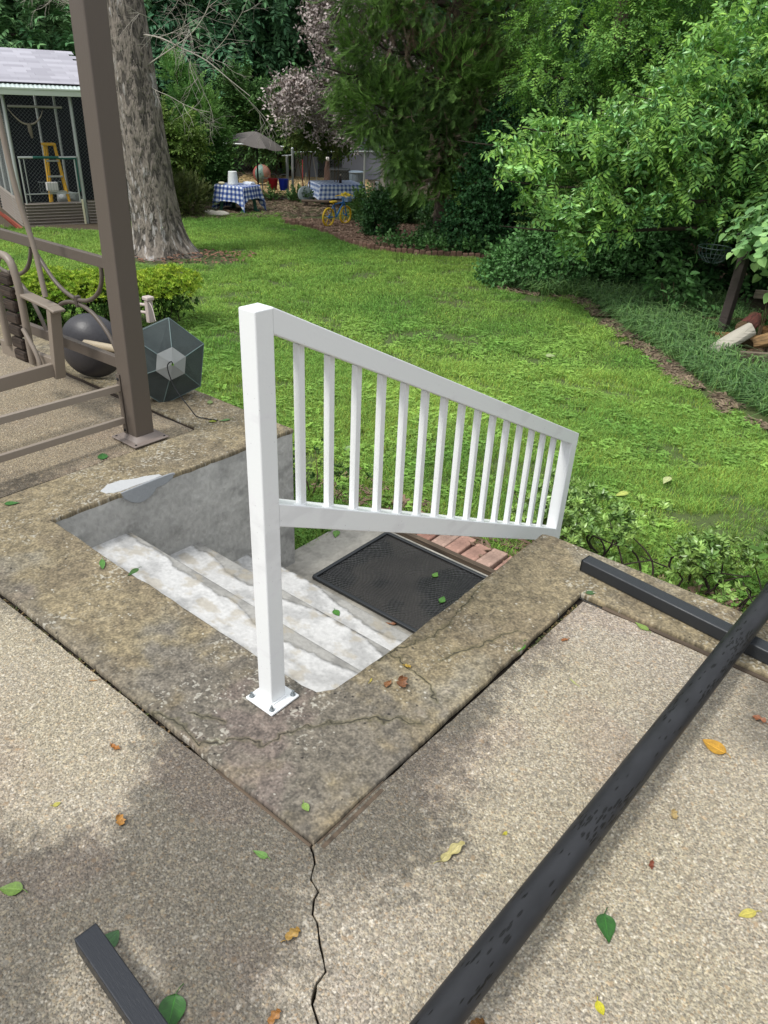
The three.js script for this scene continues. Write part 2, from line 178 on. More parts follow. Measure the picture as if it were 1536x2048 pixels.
// weathered filler board left in parts of the joints
const filler = (x0, z0, x1, z1, w) => { const a = V3(x0, -0.022, z0), b = V3(x1, -0.022, z1), n = 14, pts = []; const g = bar(a, b, w, 0.022, 0.002); return boxUV(g, 1); };
const strip = thing('joint_strip', 'weathered grey filler board in the joint at the front curb corner', 'filler board'); part('board', filler(-0.0, 0.3435, 0.318, 0.3435, 0.009), M.wood, strip); part('board', filler(0.3405, 0.33, 0.3405, 0.12, 0.011), M.wood, strip); part('board', filler(0.326, 0.33, 0.326, 0.1, 0.006), M.wood, strip);
const strip2 = thing('joint_strip', 'weathered filler board in the joint beside the black square tube', 'filler board'); part('board', filler(0.42, -0.931, 2.6, -0.931, 0.016), M.wood, strip2);
const strip3 = thing('joint_strip', 'dark rotten filler board in the joint below the mesh lamp shade', 'filler board'); part('board', filler(-3.6, -0.904, -1.62, -0.908, 0.022), std('#4c3d30', 0.95, { ...grain, bumpScale: 0.006 }), strip3);

// ---------- the stairwell: curb, walls, steps, landing ----------
const well = thing('concrete_stairwell', 'mossy concrete curb and grey walls around steps going down to the lawn', 'stairwell');
const curbPoly = [[0.322, 0.337], [-1.66, 0.337], [-1.66, -0.89], [-1.69, -0.917], [-6, -0.917], [-6, -1.25], [-1.335, -1.235], [-1.366, 0.0], [-0.05, 0.0], [0.0, -0.008], [0.028, -0.05], [0.042, -0.3], [0.046, -1.195], [0.09, -1.212], [4, -1.2], [4, -0.942], [0.335, -0.942]];
{ const g = slab([...curbPoly].reverse(), 0, 0.024, 0.007, 0.0045, 0.022); const p = g.attributes.position; for (let i = 0; i < p.count; i++) if (p.getY(i) > -0.005) p.setY(i, p.getY(i) + 0.003 * (fbm(p.getX(i) * 5, p.getZ(i) * 5, 3) - 0.5)); part('curb', planUV(g, CUR.x, CUR.z, CUR.w, CUR.h), M.mossy, well); }
const inset = (pts, d) => { const n = pts.length; return pts.map((b, i) => { const a = pts[(i + n - 1) % n], c = pts[(i + 1) % n]; const n1 = [b[1] - a[1], a[0] - b[0]], n2 = [c[1] - b[1], b[0] - c[0]], l1 = Math.hypot(...n1), l2 = Math.hypot(...n2); let x = n1[0] / l1 + n2[0] / l2, z = n1[1] / l1 + n2[1] / l2; const q = Math.max(0.5, (x * x + z * z) / 2); return [b[0] + (x / q) * d, b[1] + (z / q) * d]; }); };
{ const wallPoly = [[0.312, 0.327], [-1.65, 0.327], [-1.65, -0.927], [-6, -0.927], [-6, -1.24], [-1.337, -1.229], [-1.367, 0.006], [-0.05, 0.006], [0.005, -0.002], [0.034, -0.05], [0.05, -0.3], [0.054, -1.19], [0.1, -1.203], [4, -1.192], [4, -0.95], [0.312, -0.95]];
  part('retaining_wall', boxUV(slab(wallPoly.reverse(), -0.016, 1.15, 0, 0.004, 0.06), 1 / 1.5), M.stucco, well); }
for (let k = 0; k < 3; k++) { // three treads going down towards the lawn
  const back = [0.0, -0.29, -0.615][k], front = [-0.31, -0.637, -0.955][k], y = -0.195 * (k + 1) + 0.008, d = back - front, g = new RoundedBoxGeometry(1.44, 0.55, d + 0.02, 3, 0.014).translate(-0.66, y - 0.275, (back + front) / 2);
  const p = g.attributes.position, n = g.attributes.normal, uv = g.attributes.uv; for (let i = 0; i < p.count; i++) { const x = p.getX(i), z = p.getZ(i); uv.setXY(i, (x + 1.4) / 1.42 * 0.97 + k * 0.37, clamp((back - z) / d, 0, 1) * (n.getY(i) > 0.3 ? 1 : 1)); }
  part('step', g, M.tread, well);
}
part('landing', boxUV(box(1.5, 0.3, 1.0, -0.68, -0.775 - 0.15, -1.34, 0.006), 1 / 1.5), std('#d8d4cc', 0.85, { ...stucco, bumpScale: 0.004 }), well);
{ // plaster smear over the curb's left edge
  const pts = [[-1.43, -0.25], [-1.46, -0.3], [-1.455, -0.36], [-1.43, -0.4], [-1.415, -0.45], [-1.39, -0.5], [-1.368, -0.5], [-1.366, -0.44], [-1.37, -0.34], [-1.378, -0.28], [-1.395, -0.255]].reverse();
  const dpts = [[0.3, 0.002], [0.53, 0.002], [0.54, -0.015], [0.5, -0.03], [0.46, -0.032], [0.43, -0.055], [0.385, -0.068], [0.345, -0.055], [0.31, -0.025]], drip = new THREE.Shape(new THREE.SplineCurve(dpts.map(([x, y]) => new THREE.Vector2(x, y))).getPoints(60));
  part('plaster_patch', slab(pts, 0.0035, 0.009, 0.003, 0.008, 0.012), M.plaster, well, 'pale plaster smear over the curb edge');
  part('plaster_patch', [new THREE.ExtrudeGeometry(drip, { depth: 0.003, bevelEnabled: true, bevelSize: 0.004, bevelThickness: 0.003, bevelSegments: 2 }).rotateY(Math.PI / 2).translate(-1.3585, -0.001, 0)], std('#94979a', 0.9, { bumpMap: stucco.bumpMap, bumpScale: 0.003 }), well, 'grey plaster smear running down the wall below the curb edge');
}
// door mat, sill board and brick edging at the foot of the steps
const mat1 = thing('door_mat', 'wet black ribbed rubber mat on the landing below the steps', 'door mat', V3(-0.58, -0.775, -1.485), 0);
const matTex = texture(512, 512, (u, v, o) => { const x = u * 1.15, z = v * 0.6, a = Math.sin(x * 330 + 40 * fbm(x * 6, z * 6, 2)) * Math.sin(z * 200), w = fbm(x * 5, z * 5, 4), k = 20 + 12 * (a > 0.1 ? 1 : 0) * 1.5 + (w - 0.5) * 40 + 20 * (fbm(x * 60, z * 60, 2) - 0.5); const mud = smooth(0.5, 0.65, fbm(x * 3 + 4, z * 4 + 8, 4)); o[0] = mix(k * 1.02, 46, mud * 0.5); o[1] = mix(k, 40, mud * 0.5); o[2] = mix(k * 0.98, 33, mud * 0.5); o[3] = 0.4 + 0.3 * a * (1 - 0.6 * mud); });
part('mat_body', planUV(box(1.16, 0.012, 0.61, 0, 0.007, 0, 0.003), -0.58, -0.3, 1.16, 0.61), std('#ffffff', 0.38, { ...matTex, bumpScale: 0.006 }), mat1);
part('mat_rim', [bar(V3(-0.58, 0.016, -0.3), V3(0.58, 0.016, -0.3), 0.022, 0.016, 0.006), bar(V3(-0.58, 0.016, 0.3), V3(0.58, 0.016, 0.3), 0.022, 0.016, 0.006), bar(V3(-0.575, 0.016, -0.3), V3(-0.575, 0.016, 0.3), 0.022, 0.0155, 0.006), bar(V3(0.575, 0.016, -0.3), V3(0.575, 0.016, 0.3), 0.022, 0.0155, 0.006)], std('#1d2023', 0.35), mat1);
const sill = thing('wooden_strip', 'weathered grey timber strip between the landing and the brick edging', 'timber'); part('plank', boxUV(box(1.35, 0.12, 0.035, -0.52, -0.82, -1.872, 0.004)), M.wood, sill);
const bricks = thing('brick_edging', 'row of worn red bricks set in the ground past the landing', 'brick edging');
const brickM = ['#e2b3a3', '#cf9f8f', '#e6c2b3', '#c69485'].map((c) => std(c, 0.9, { map: stucco.map, bumpMap: stucco.bumpMap, bumpScale: 0.006 })), brickG = [0, 1, 2].map((k) => boxUV(box(0.095, 0.07, 0.195, 0, 0, 0, 0.008)));
for (let i = 0; i < 9; i++) { const m = part('brick', brickG[i % 3], brickM[Math.floor(R() * 4)], bricks); m.position.set(-1.2 + i * 0.104 + rr(-0.004, 0.004), -0.805 + rr(-0.008, 0.006), -2.0 + rr(-0.01, 0.01)); m.rotation.set(rr(-0.03, 0.03), rr(-0.05, 0.05), rr(-0.04, 0.04)); }

{ const q = rng(61), ch = new THREE.BoxGeometry(0.014, 0.004, 0.005), m = new THREE.InstancedMesh(ch, std('#ffffff', 0.95), 620), o = new THREE.Object3D(); m.name = 'joint_litter';
  for (let i = 0; i < 620; i++) { const k = q(); o.position.set(0, -0.018 - q() * 0.012, 0); if (k < 0.45) o.position.x = mix(-1.2, 0.3, q()), o.position.z = 0.346 + (q() - 0.5) * 0.012; else if (k < 0.75) o.position.x = 0.346 + (q() - 0.5) * 0.012, o.position.z = mix(0.3, -0.9, q()); else o.position.x = mix(0.36, 1.3, q()), o.position.z = -0.927 + (q() - 0.5) * 0.008; o.rotation.set((q() - 0.5), q() * 6, (q() - 0.5)); o.scale.setScalar(0.4 + q() * 0.9); o.updateMatrix(); m.setMatrixAt(i, o.matrix); m.setColorAt(i, new THREE.Color(0.16, 0.1, 0.05).lerp(new THREE.Color(0.06, 0.08, 0.02), q()).multiplyScalar(0.4 + q())); }
  m.castShadow = m.receiveShadow = true; scene.add(m); tag(m, 'dark crumbs and bits of leaf lying in the joints of the patio', null, null, 'stuff'); }

// ---------- white steel railing ----------
{
  const t = thing('white_railing', 'white steel railing with square balusters sloping down beside the steps', 'railing');
  const U = -0.0704, S = 0.0508, zp = 0.0917, ze = -1.565, slope = -0.479; // post centres in z; slope per metre towards -z
  const topAt = (z) => 1.057 + slope * ((zp - 0.0254) - z), W = M.white;
  part('post', boxUV(box(S, 1.051, S, U, 0.006 + 1.051 / 2, zp, 0.004), 2), W, t);
  part('post', boxUV(box(S, 1.07, S, U, 0.235 - 1.07 / 2, ze, 0.004), 2), W, t);
  const railG = (z0, z1, dy, th, r = 0.003) => { const a = V3(U, topAt(z0) + dy, z0), b = V3(U, topAt(z1) + dy, z1), g = box(S - 0.0009, th * Math.cos(Math.atan(slope)), 1, 0, 0, 0, r); const p = g.attributes.position; for (let i = 0; i < p.count; i++) { const q = p.getZ(i) > 0 ? 0 : 1; const z = mix(z0, z1, q), y0 = topAt(z) + dy; p.setXYZ(i, U + p.getX(i), y0 + p.getY(i) / Math.cos(Math.atan(slope)), z + (p.getZ(i) - (q ? -0.5 : 0.5)) * 0); } g.computeVertexNormals(); return boxUV(g, 2); };
  const z0 = zp - 0.0245, z1 = ze - 0.0262;
  part('top_rail', railG(z0, z1, -0.0282, 0.0565), W, t);
  part('bottom_rail', railG(z0, ze + 0.0256, -0.455 - 0.031, 0.062), W, t);
  for (let i = 0; i < 15; i++) { const z = z0 - 0.099 * (i + 1) + 0.004, yb = topAt(z) - 0.458, yt = topAt(z) - 0.054; part('baluster', [box(0.019, yt - yb, 0.019, U, (yt + yb) / 2, z, 0.002), box(0.022, 0.008, 0.022, U, yb + 0.003, z, 0.003)], W, t); }
  const plate = part('base_plate', box(0.103, 0.008, 0.103, U, 0.005, zp, 0.0035), W, t);
  part('weld_bead', [bar(V3(U - 0.026, 0.011, zp + 0.027), V3(U + 0.026, 0.011, zp + 0.027), 0.006, 0.006, 0.0028), bar(V3(U + 0.027, 0.011, zp - 0.026), V3(U + 0.027, 0.011, zp + 0.026), 0.006, 0.006, 0.0028)], W, t);
  for (const [dx, dz] of [[-1, 1], [1, 1], [1, -1], [-1, -1]]) { const x = U + dx * 0.039, z = zp + dz * 0.039; const b = part('bolt', [cyl(0.0075, 0.0075, 0.0015, x, 0.0098, z, 16), cyl(0.0062, 0.0062, 0.006, x, 0.013, z, 6), cyl(0.0035, 0.0035, 0.013, x, 0.0165, z, 10)], M.zinc, plate); }
}

// ---------- loose black metal tubes on the patio ----------
const wetTex = texture(512, 512, (u, v, o) => { const X = Math.floor(u * 48), Y = Math.floor(v * 130); let d = 9; for (let a = -1; a <= 1; a++) for (let b = -1; b <= 1; b++) { const cx = X + a, cy = Y + b, h = hash(cx, cy, 3); if (h > 0.035 + 0.5 * smooth(0.56, 0.68, fbm(cx * 0.16 + 5, cy * 0.07, 3))) continue; const px = (cx + hash(cx, cy, 1)) / 48, py = (cy + hash(cx, cy, 2)) / 130; d = Math.min(d, Math.hypot((u - px) * 48, (v - py) * 92) / (0.2 + 0.4 * hash(cx, cy, 4))); } const drop = smooth(1.0, 0.8, d + 0.3 * (fbm(u * 60, v * 60, 2) - 0.5)), n = fbm(u * 9, v * 30, 4), k = mix(32 + 16 * n, 14, drop); o[0] = k * 0.98; o[1] = k; o[2] = k * 1.06; o[3] = 0.4 + 0.5 * drop; });
{ const rough = wetTex.map; const m = new THREE.MeshPhysicalMaterial({ color: 0xffffff, roughness: 0.46, specularIntensity: 0.6, side: THREE.DoubleSide, map: wetTex.map, bumpMap: wetTex.bumpMap, bumpScale: 0.0015 });
  const t = thing('black_pole', 'long round black metal pole lying diagonally across the patio', 'pole');
  const a = V3(0.758, 0.082, 0.62), b = V3(0.85, 0.092, -1.275), d = b.clone().sub(a).normalize();
  const g = between(new THREE.CylinderGeometry(0.033, 0.033, 1, 40, 1, true).rotateX(Math.PI / 2).scale(1, 1, a.distanceTo(b)), a, b); part('pipe', g, m, t);
  const c = b.clone().addScaledVector(d, 0.12); part('sleeve', [rod(b.clone().addScaledVector(d, -0.02), c, 0.0355, 0.0355, 40), rod(b.clone().addScaledVector(d, -0.026), b.clone().addScaledVector(d, -0.018), 0.034, 0.0365, 40)], M.black, t);
  const s = b.clone().addScaledVector(d, -0.06); part('screw', [new THREE.SphereGeometry(0.006, 12, 8).scale(1, 0.6, 1).translate(s.x + 0.012, s.y + 0.031, s.z)], M.zinc, t);
  part('support_block', box(0.06, 0.06, 0.06, 0.757, 0.018, 0.66, 0.004), M.black, t);
}
{ const t = thing('black_tube', 'square black metal tube lying on the curb beside the lawn', 'metal tube'); const a = V3(0.275, 0.0245, -1.083), b = V3(1.9, 0.0245, -0.886);
  part('tube_body', bar(a, b, 0.052, 0.046, 0.006), std('#26292d', 0.38, { bumpMap: stucco.bumpMap, bumpScale: 0.0005 }), t); part('end_cap', bar(V3(0.272, 0.0245, -1.0834), V3(0.2765, 0.0245, -1.0828), 0.05, 0.044, 0.004), M.black, t); }
{ const t = thing('black_tube', 'short square black metal tube lying on the pebbled slab at the patio crack side', 'metal tube'); const a = V3(0.146, 0.011, 0.779), b = V3(0.75, 0.011, 0.826);
  t.userData.label = 'square black metal tube with two green leaves tucked against its side'; part('tube_body', bar(a, b, 0.046, 0.042, 0.003), std('#1d2026', 0.36, { bumpMap: stucco.bumpMap, bumpScale: 0.0005 }), t); part('end_cap', bar(V3(0.1445, 0.011, 0.7789), V3(0.1475, 0.011, 0.7791), 0.0445, 0.0405, 0.002), M.black, t); }

// ---------- brown metal gazebo corner with its rails ----------
{
  const t = thing('gazebo_frame', 'brown metal gazebo post with scrollwork side rails on the left patio slab', 'gazebo'), B = M.brown, Y = 0.0;
  const px = -1.7625, pz = -0.667;
  const lean = (g) => { const p = g.attributes.position; for (let i = 0; i < p.count; i++) { const y = p.getY(i); p.setX(i, p.getX(i) + y * 0.018); } g.computeVertexNormals(); return g; };
  part('post', lean(box(0.095, 2.45, 0.095, px, 1.225, pz, 0.006)), B, t);
  const plate = part('base_plate', [box(0.185, 0.007, 0.185, px + 0.005, 0.006, pz, 0.003), new THREE.CylinderGeometry(0.07, 0.095, 0.022, 4, 1).rotateY(Math.PI / 4).translate(px + 0.003, 0.018, pz)].map((g) => (g.index ? g.toNonIndexed() : g)), std('#7b7069', 0.5), t);
  for (const [a, b] of [[-1, -1], [1, -1], [1, 1], [-1, 1]]) part('bolt_hole', cyl(0.005, 0.005, 0.002, px + 0.005 + a * 0.076, 0.0105, pz + b * 0.076, 10), M.dark, plate);
  part('roof_beam', [box(4.2, 0.09, 0.07, px - 2.05, 2.44, pz, 0.005), box(0.07, 0.09, 3.4, px, 2.5, pz + 1.68, 0.005)], B, t);
  part('upper_rail', bar(V3(px - 2.4, 0.765, pz), V3(px - 0.045, 0.768, pz), 0.025, 0.046, 0.003), B, t);
  part('lower_rail', bar(V3(px - 2.4, 0.31, pz), V3(px - 0.045, 0.34, pz), 0.028, 0.05, 0.003), B, t);
  const arc = (pts, lab) => part('scroll', tube(pts.map(([x, y]) => V3(x, y, pz + 0.006)), 0.0095, 40, 8), B, t);
  arc([[-2.43, 0.745], [-2.36, 0.68], [-2.27, 0.612], [-2.18, 0.578], [-2.1, 0.568], [-2.0, 0.588], [-1.92, 0.64], [-1.885, 0.7], [-1.88, 0.75]]);
  arc([[-2.36, 0.33], [-2.345, 0.42], [-2.3, 0.495], [-2.22, 0.535], [-2.12, 0.55], [-2.02, 0.535], [-1.95, 0.5], [-1.88, 0.44], [-1.83, 0.36]]);
  arc([[-2.45, 0.745], [-2.47, 0.7], [-2.52, 0.64], [-2.6, 0.6], [-2.7, 0.585], [-2.82, 0.6], [-2.92, 0.66], [-2.96, 0.74]]);
  arc([[-2.95, 0.35], [-2.9, 0.45], [-2.8, 0.54], [-2.7, 0.565], [-2.6, 0.54], [-2.52, 0.47], [-2.46, 0.38], [-2.44, 0.33]]);
  for (const [x, y] of [[-2.11, 0.56], [-2.7, 0.575]]) part('scroll_clip', box(0.02, 0.05, 0.024, x, y, pz + 0.006, 0.002), B, t);
  for (const y of [0.247, 0.092]) { part('side_bar', bar(V3(px - 0.03, y, pz + 0.05), V3(px - 0.03, y + 0.012, pz + 2.2), 0.02, 0.03, 0.002), std('#8a7f73', 0.42), t); }
  const br = part('bracket', [box(0.026, 0.28, 0.004, px - 0.03, 0.17, pz + 0.0515, 0.001)], B, t); for (const y of [0.287, 0.045]) part('screw', new THREE.SphereGeometry(0.007, 10, 6).scale(1, 1, 0.5).translate(px - 0.03, y, pz + 0.055), M.dark, br);
}
{ // swing seat hung in the gazebo
  const t = thing('patio_swing', 'brown metal swing seat with flat armrest and wicker back at the left edge', 'swing'), B = std('#82776b', 0.45);
  const arm = new THREE.Shape(); const z = -0.52;
  part('armrest', [bar(V3(-2.065, 0.565, z), V3(-2.42, 0.585, z - 0.0), 0.06, 0.016, 0.006), bar(V3(-2.02, 0.556, z), V3(-2.075, 0.565, z), 0.06, 0.014, 0.006)], B, t);
  part('arm_post', bar(V3(-2.07, 0.556, z), V3(-2.125, 0.235, z), 0.05, 0.034, 0.003), B, t);
  part('seat_rail', [bar(V3(-2.13, 0.275, z + 0.01), V3(-2.12, 0.25, z + 0.9), 0.028, 0.06, 0.003), bar(V3(-2.14, 0.285, z), V3(-2.62, 0.27, z), 0.028, 0.07, 0.003)], B, t);
  part('hanger_rod', tube([V3(-2.12, 0.6, z), V3(-2.16, 0.8, z - 0.01), V3(-2.2, 1.0, z), V3(-2.235, 1.32, z), V3(-2.27, 2.4, z)], 0.012, 30, 8), B, t);
  part('back_frame', [tube([V3(-2.31, 0.26, z + 0.02), V3(-2.31, 0.64, z + 0.02), V3(-2.34, 0.72, z + 0.02), V3(-2.42, 0.735, z + 0.02), V3(-2.5, 0.66, z + 0.02), V3(-2.52, 0.3, z + 0.02)], 0.018, 40, 8), tube([V3(-2.3, 0.43, z + 0.04), V3(-2.22, 0.33, z + 0.04), V3(-2.2, 0.26, z + 0.04), V3(-2.22, 0.235, z + 0.04), V3(-2.3, 0.24, z + 0.04)], 0.011, 24, 8)], B, t);
  const wick = std('#5d5148', 0.85, { ...grain, bumpScale: 0.006 }); for (let i = 0; i < 7; i++) part('wicker_band', boxUV(box(0.1, 0.052, 0.03, -2.37 - 0.002 * i, 0.29 + i * 0.058, z + 0.035, 0.012), 2), wick, t);
}
{ // overturned outdoor lamp: base disc, pole, six-sided mesh shade
  const t = thing('floor_lamp', 'overturned outdoor lamp with dark base disc and six-sided green mesh shade', 'lamp');
  const A = V3(-2.62, 0.172, -0.985), D = V3(1, 0.0, -0.02).normalize();
  const disc = new THREE.LatheGeometry([[0, -0.03], [0.06, -0.03], [0.15, -0.022], [0.21, -0.008], [0.222, 0.002], [0.216, 0.014], [0.2, 0.034], [0.17, 0.058], [0.13, 0.078], [0.085, 0.092], [0.04, 0.099], [0.0, 0.1]].map(([x, y]) => new THREE.Vector2(x * 0.78, y)), 56).rotateX(Math.PI / 2);
  const dirD = V3(0.62, 0.12, 0.78).normalize(); part('base_disc', between(disc, A.clone(), A.clone().addScaledVector(dirD, 0.001)), std('#3b3a3e', 0.42, { bumpMap: stucco.bumpMap, bumpScale: 0.001 }), t);
  part('pole', [rod(A.clone().addScaledVector(dirD, 0.09).add(V3(0, 0.03, 0)), V3(-2.3, 0.22, -0.98), 0.02, 0.02, 14), rod(V3(-2.3, 0.22, -0.98), V3(-2.1, 0.24, -1.06), 0.016, 0.016, 12)], std('#b3a58c', 0.5), t);
  part('arm_clamp', [rod(V3(-2.5, 0.36, -1.15), V3(-2.33, 0.375, -1.17), 0.008), rod(V3(-2.5, 0.4, -1.15), V3(-2.33, 0.415, -1.17), 0.008), box(0.03, 0.12, 0.035, -2.325, 0.385, -1.17, 0.006), box(0.05, 0.02, 0.045, -2.325, 0.452, -1.17, 0.006), tube([V3(-2.31, 0.44, -1.16), V3(-2.27, 0.42, -1.15), V3(-2.22, 0.36, -1.13)], 0.002, 10, 6)], std('#b9aca6', 0.5), t);
  part('clamp_knob', [box(0.035, 0.03, 0.03, -2.08, 0.085, -0.85, 0.005), rod(V3(-2.08, 0.09, -0.85), V3(-2.08, 0.15, -0.87), 0.005), box(0.022, 0.025, 0.025, -2.045, 0.08, -0.85, 0.005)], std('#d8cfcb', 0.5), t);
  // shade: six panels between a big ring and a small ring, axis towards the patio
  const c0 = V3(-2.075, 0.195, -1.065), ax = V3(1.05, 0.2, 0.36).normalize(), e1 = V3(0, 1, 0).cross(ax).normalize(), e2 = ax.clone().cross(e1), ring = (r, d, k) => c0.clone().addScaledVector(ax, d).addScaledVector(e1, r * Math.cos(k * TAU / 6 + 0.3)).addScaledVector(e2, r * Math.sin(k * TAU / 6 + 0.3));
  const meshT = texture(256, 256, (u, v, o) => { const a = Math.sin(u * TAU * 32) * Math.sin(v * TAU * 32), d = smooth(0.2, 0.5, a), n = fbm(u * 6, v * 6, 3); o[0] = mix(66, 36, d) + n * 14; o[1] = mix(76, 45, d) + n * 14; o[2] = mix(75, 46, d) + n * 14; o[3] = 1 - d; }), meshM = std('#ffffff', 0.55, { ...meshT, bumpScale: 0.002 }), rimM = std('#5f7271', 0.45), capM = std('#b4b8b6', 0.6, { bumpMap: meshT.bumpMap, bumpScale: 0.002 });
  const quad = (a, b, c, d, s = 1) => { const g = new THREE.BufferGeometry(), n = b.clone().sub(a).cross(d.clone().sub(a)).normalize().multiplyScalar(0.0015), P = []; for (const k of [1, -1]) { const q = [a, b, c, d].map((p) => p.clone().addScaledVector(n, k)); P.push(...(k > 0 ? [0, 1, 2, 0, 2, 3] : [2, 1, 0, 3, 2, 0]).flatMap((i) => q[i].toArray())); } g.setAttribute('position', new THREE.Float32BufferAttribute(P, 3)); const uv = [0, 0, 1, 0, 1, 1, 0, 0, 1, 1, 0, 1, 1, 1, 1, 0, 0, 0, 0, 1, 1, 1, 0, 0]; g.setAttribute('uv', new THREE.Float32BufferAttribute(uv.map((q) => q * s), 2)); g.computeVertexNormals(); return g; };
  for (let k = 0; k < 6; k++) { part('shade_panel', quad(ring(0.218, 0, k), ring(0.218, 0, k + 1), ring(0.075, 0.085, k + 1), ring(0.075, 0.085, k)), meshM, t); part('shade_rib', [rod(ring(0.218, 0, k), ring(0.075, 0.086, k), 0.003, 0.003, 6), rod(ring(0.218, 0, k), ring(0.218, 0, k + 1), 0.003, 0.003, 6)], rimM, t); }
  for (let k = 0; k < 6; k++) part('cap_panel', quad(ring(0.083, 0.088, k), ring(0.083, 0.088, k + 1), ring(0.008, 0.118, k + 1), ring(0.008, 0.118, k)), capM, t);
  for (let k = 0; k < 6; k++) part('skirt_panel', quad(ring(0.218, 0, k), ring(0.218, 0, k + 1), ring(0.212, -0.06, k + 1), ring(0.212, -0.06, k)), meshM, t);
  const q = c0.clone().addScaledVector(ax, 0.118); part('cord', tube([q.clone(), q.clone().add(V3(0.012, 0.022, 0.015)), q.clone().add(V3(0.0, 0.005, 0.03)), q.clone().add(V3(0.03, -0.09, 0.03)), V3(-1.79, 0.045, -0.98), V3(-1.76, 0.012, -0.99), V3(-1.71, 0.004, -1.02), V3(-1.66, 0.004, -1.04)], 0.0028, 50, 6), M.dark, t);
}

// ---------- fallen leaves on the concrete ----------
const leafShape = (L, W, kind, k) => { // half-outline widths along the length, then a cupped sheet
  const prof = { oval: (t) => Math.pow(Math.sin(Math.PI * Math.pow(t, 0.8)), 0.8), pointed: (t) => Math.sin(Math.PI * Math.pow(t, 0.62)) * (1 - 0.15 * t), toothed: (t) => Math.sin(Math.PI * Math.pow(t, 0.7)) * (0.94 + 0.12 * ((t * 9) % 1)), oak: (t) => (0.5 + 0.5 * Math.abs(Math.sin(t * 7.2 + 0.3))) * (0.55 + 0.55 * Math.sin(t * 2.9)) * (t > 0.97 ? 0.2 : 1), sliver: (t) => Math.sin(Math.PI * t) * 0.7 }[kind];
  const n = 16, pos = [], idx = [], uv = []; for (let i = 0; i <= n; i++) for (let j = -2; j <= 2; j++) { const t = i / n, s = j / 2, w = (i === 0 || i === n ? 0.02 : prof(t)) * W / 2, cup = kind === 'oak' ? 0.3 : 0.12; pos.push(s * w * (1 - cup * 0.2), 0.0025 + cup * W * s * s * 0.5 + 0.06 * L * Math.sin(t * 3 + k) * (kind === 'oak' ? 2 : 0.6) * t + (kind === 'oak' ? 0.1 * W * Math.sin(t * 11 + s * 2 + k) + 0.1 * W : 0), (t - 0.5) * L); uv.push(s * 0.5 + 0.5, t); if (i && j > -2) { const a = i * 5 + j + 2, b = a - 1, c = a - 5, d = b - 5; idx.push(d, c, b, c, a, b); } }
  const g = new THREE.BufferGeometry(); g.setAttribute('position', new THREE.Float32BufferAttribute(pos, 3)); g.setAttribute('uv', new THREE.Float32BufferAttribute(uv, 2)); g.setIndex(idx); const p = g.attributes.position; let lo = 9; for (let i = 0; i < p.count; i++) lo = Math.min(lo, p.getY(i)); g.translate(0, 0.001 - lo, 0); g.computeVertexNormals();
  const st = tube([V3(0, 0.003, -L / 2), V3(0.1 * W, 0.006, -L * 0.62), V3(0.2 * W, 0.003, -L * 0.75)], 0.0009, 8, 5); return merge([g, st]);
};
const veins = texture(128, 128, (u, v, o) => { const s = Math.abs(u - 0.5) * 2, mid = smooth(0.09, 0.02, s), side = smooth(0.16, 0.0, Math.abs(((v * 9 - s * 1.6) % 1 + 1) % 1 - 0.5) ) * 0.4 * smooth(1, 0.2, s), n = fbm(u * 8, v * 8, 4), k = 205 + 50 * Math.max(mid, side) + (n - 0.5) * 70; o[0] = k; o[1] = k; o[2] = k * 0.93; o[3] = Math.max(mid, side); });
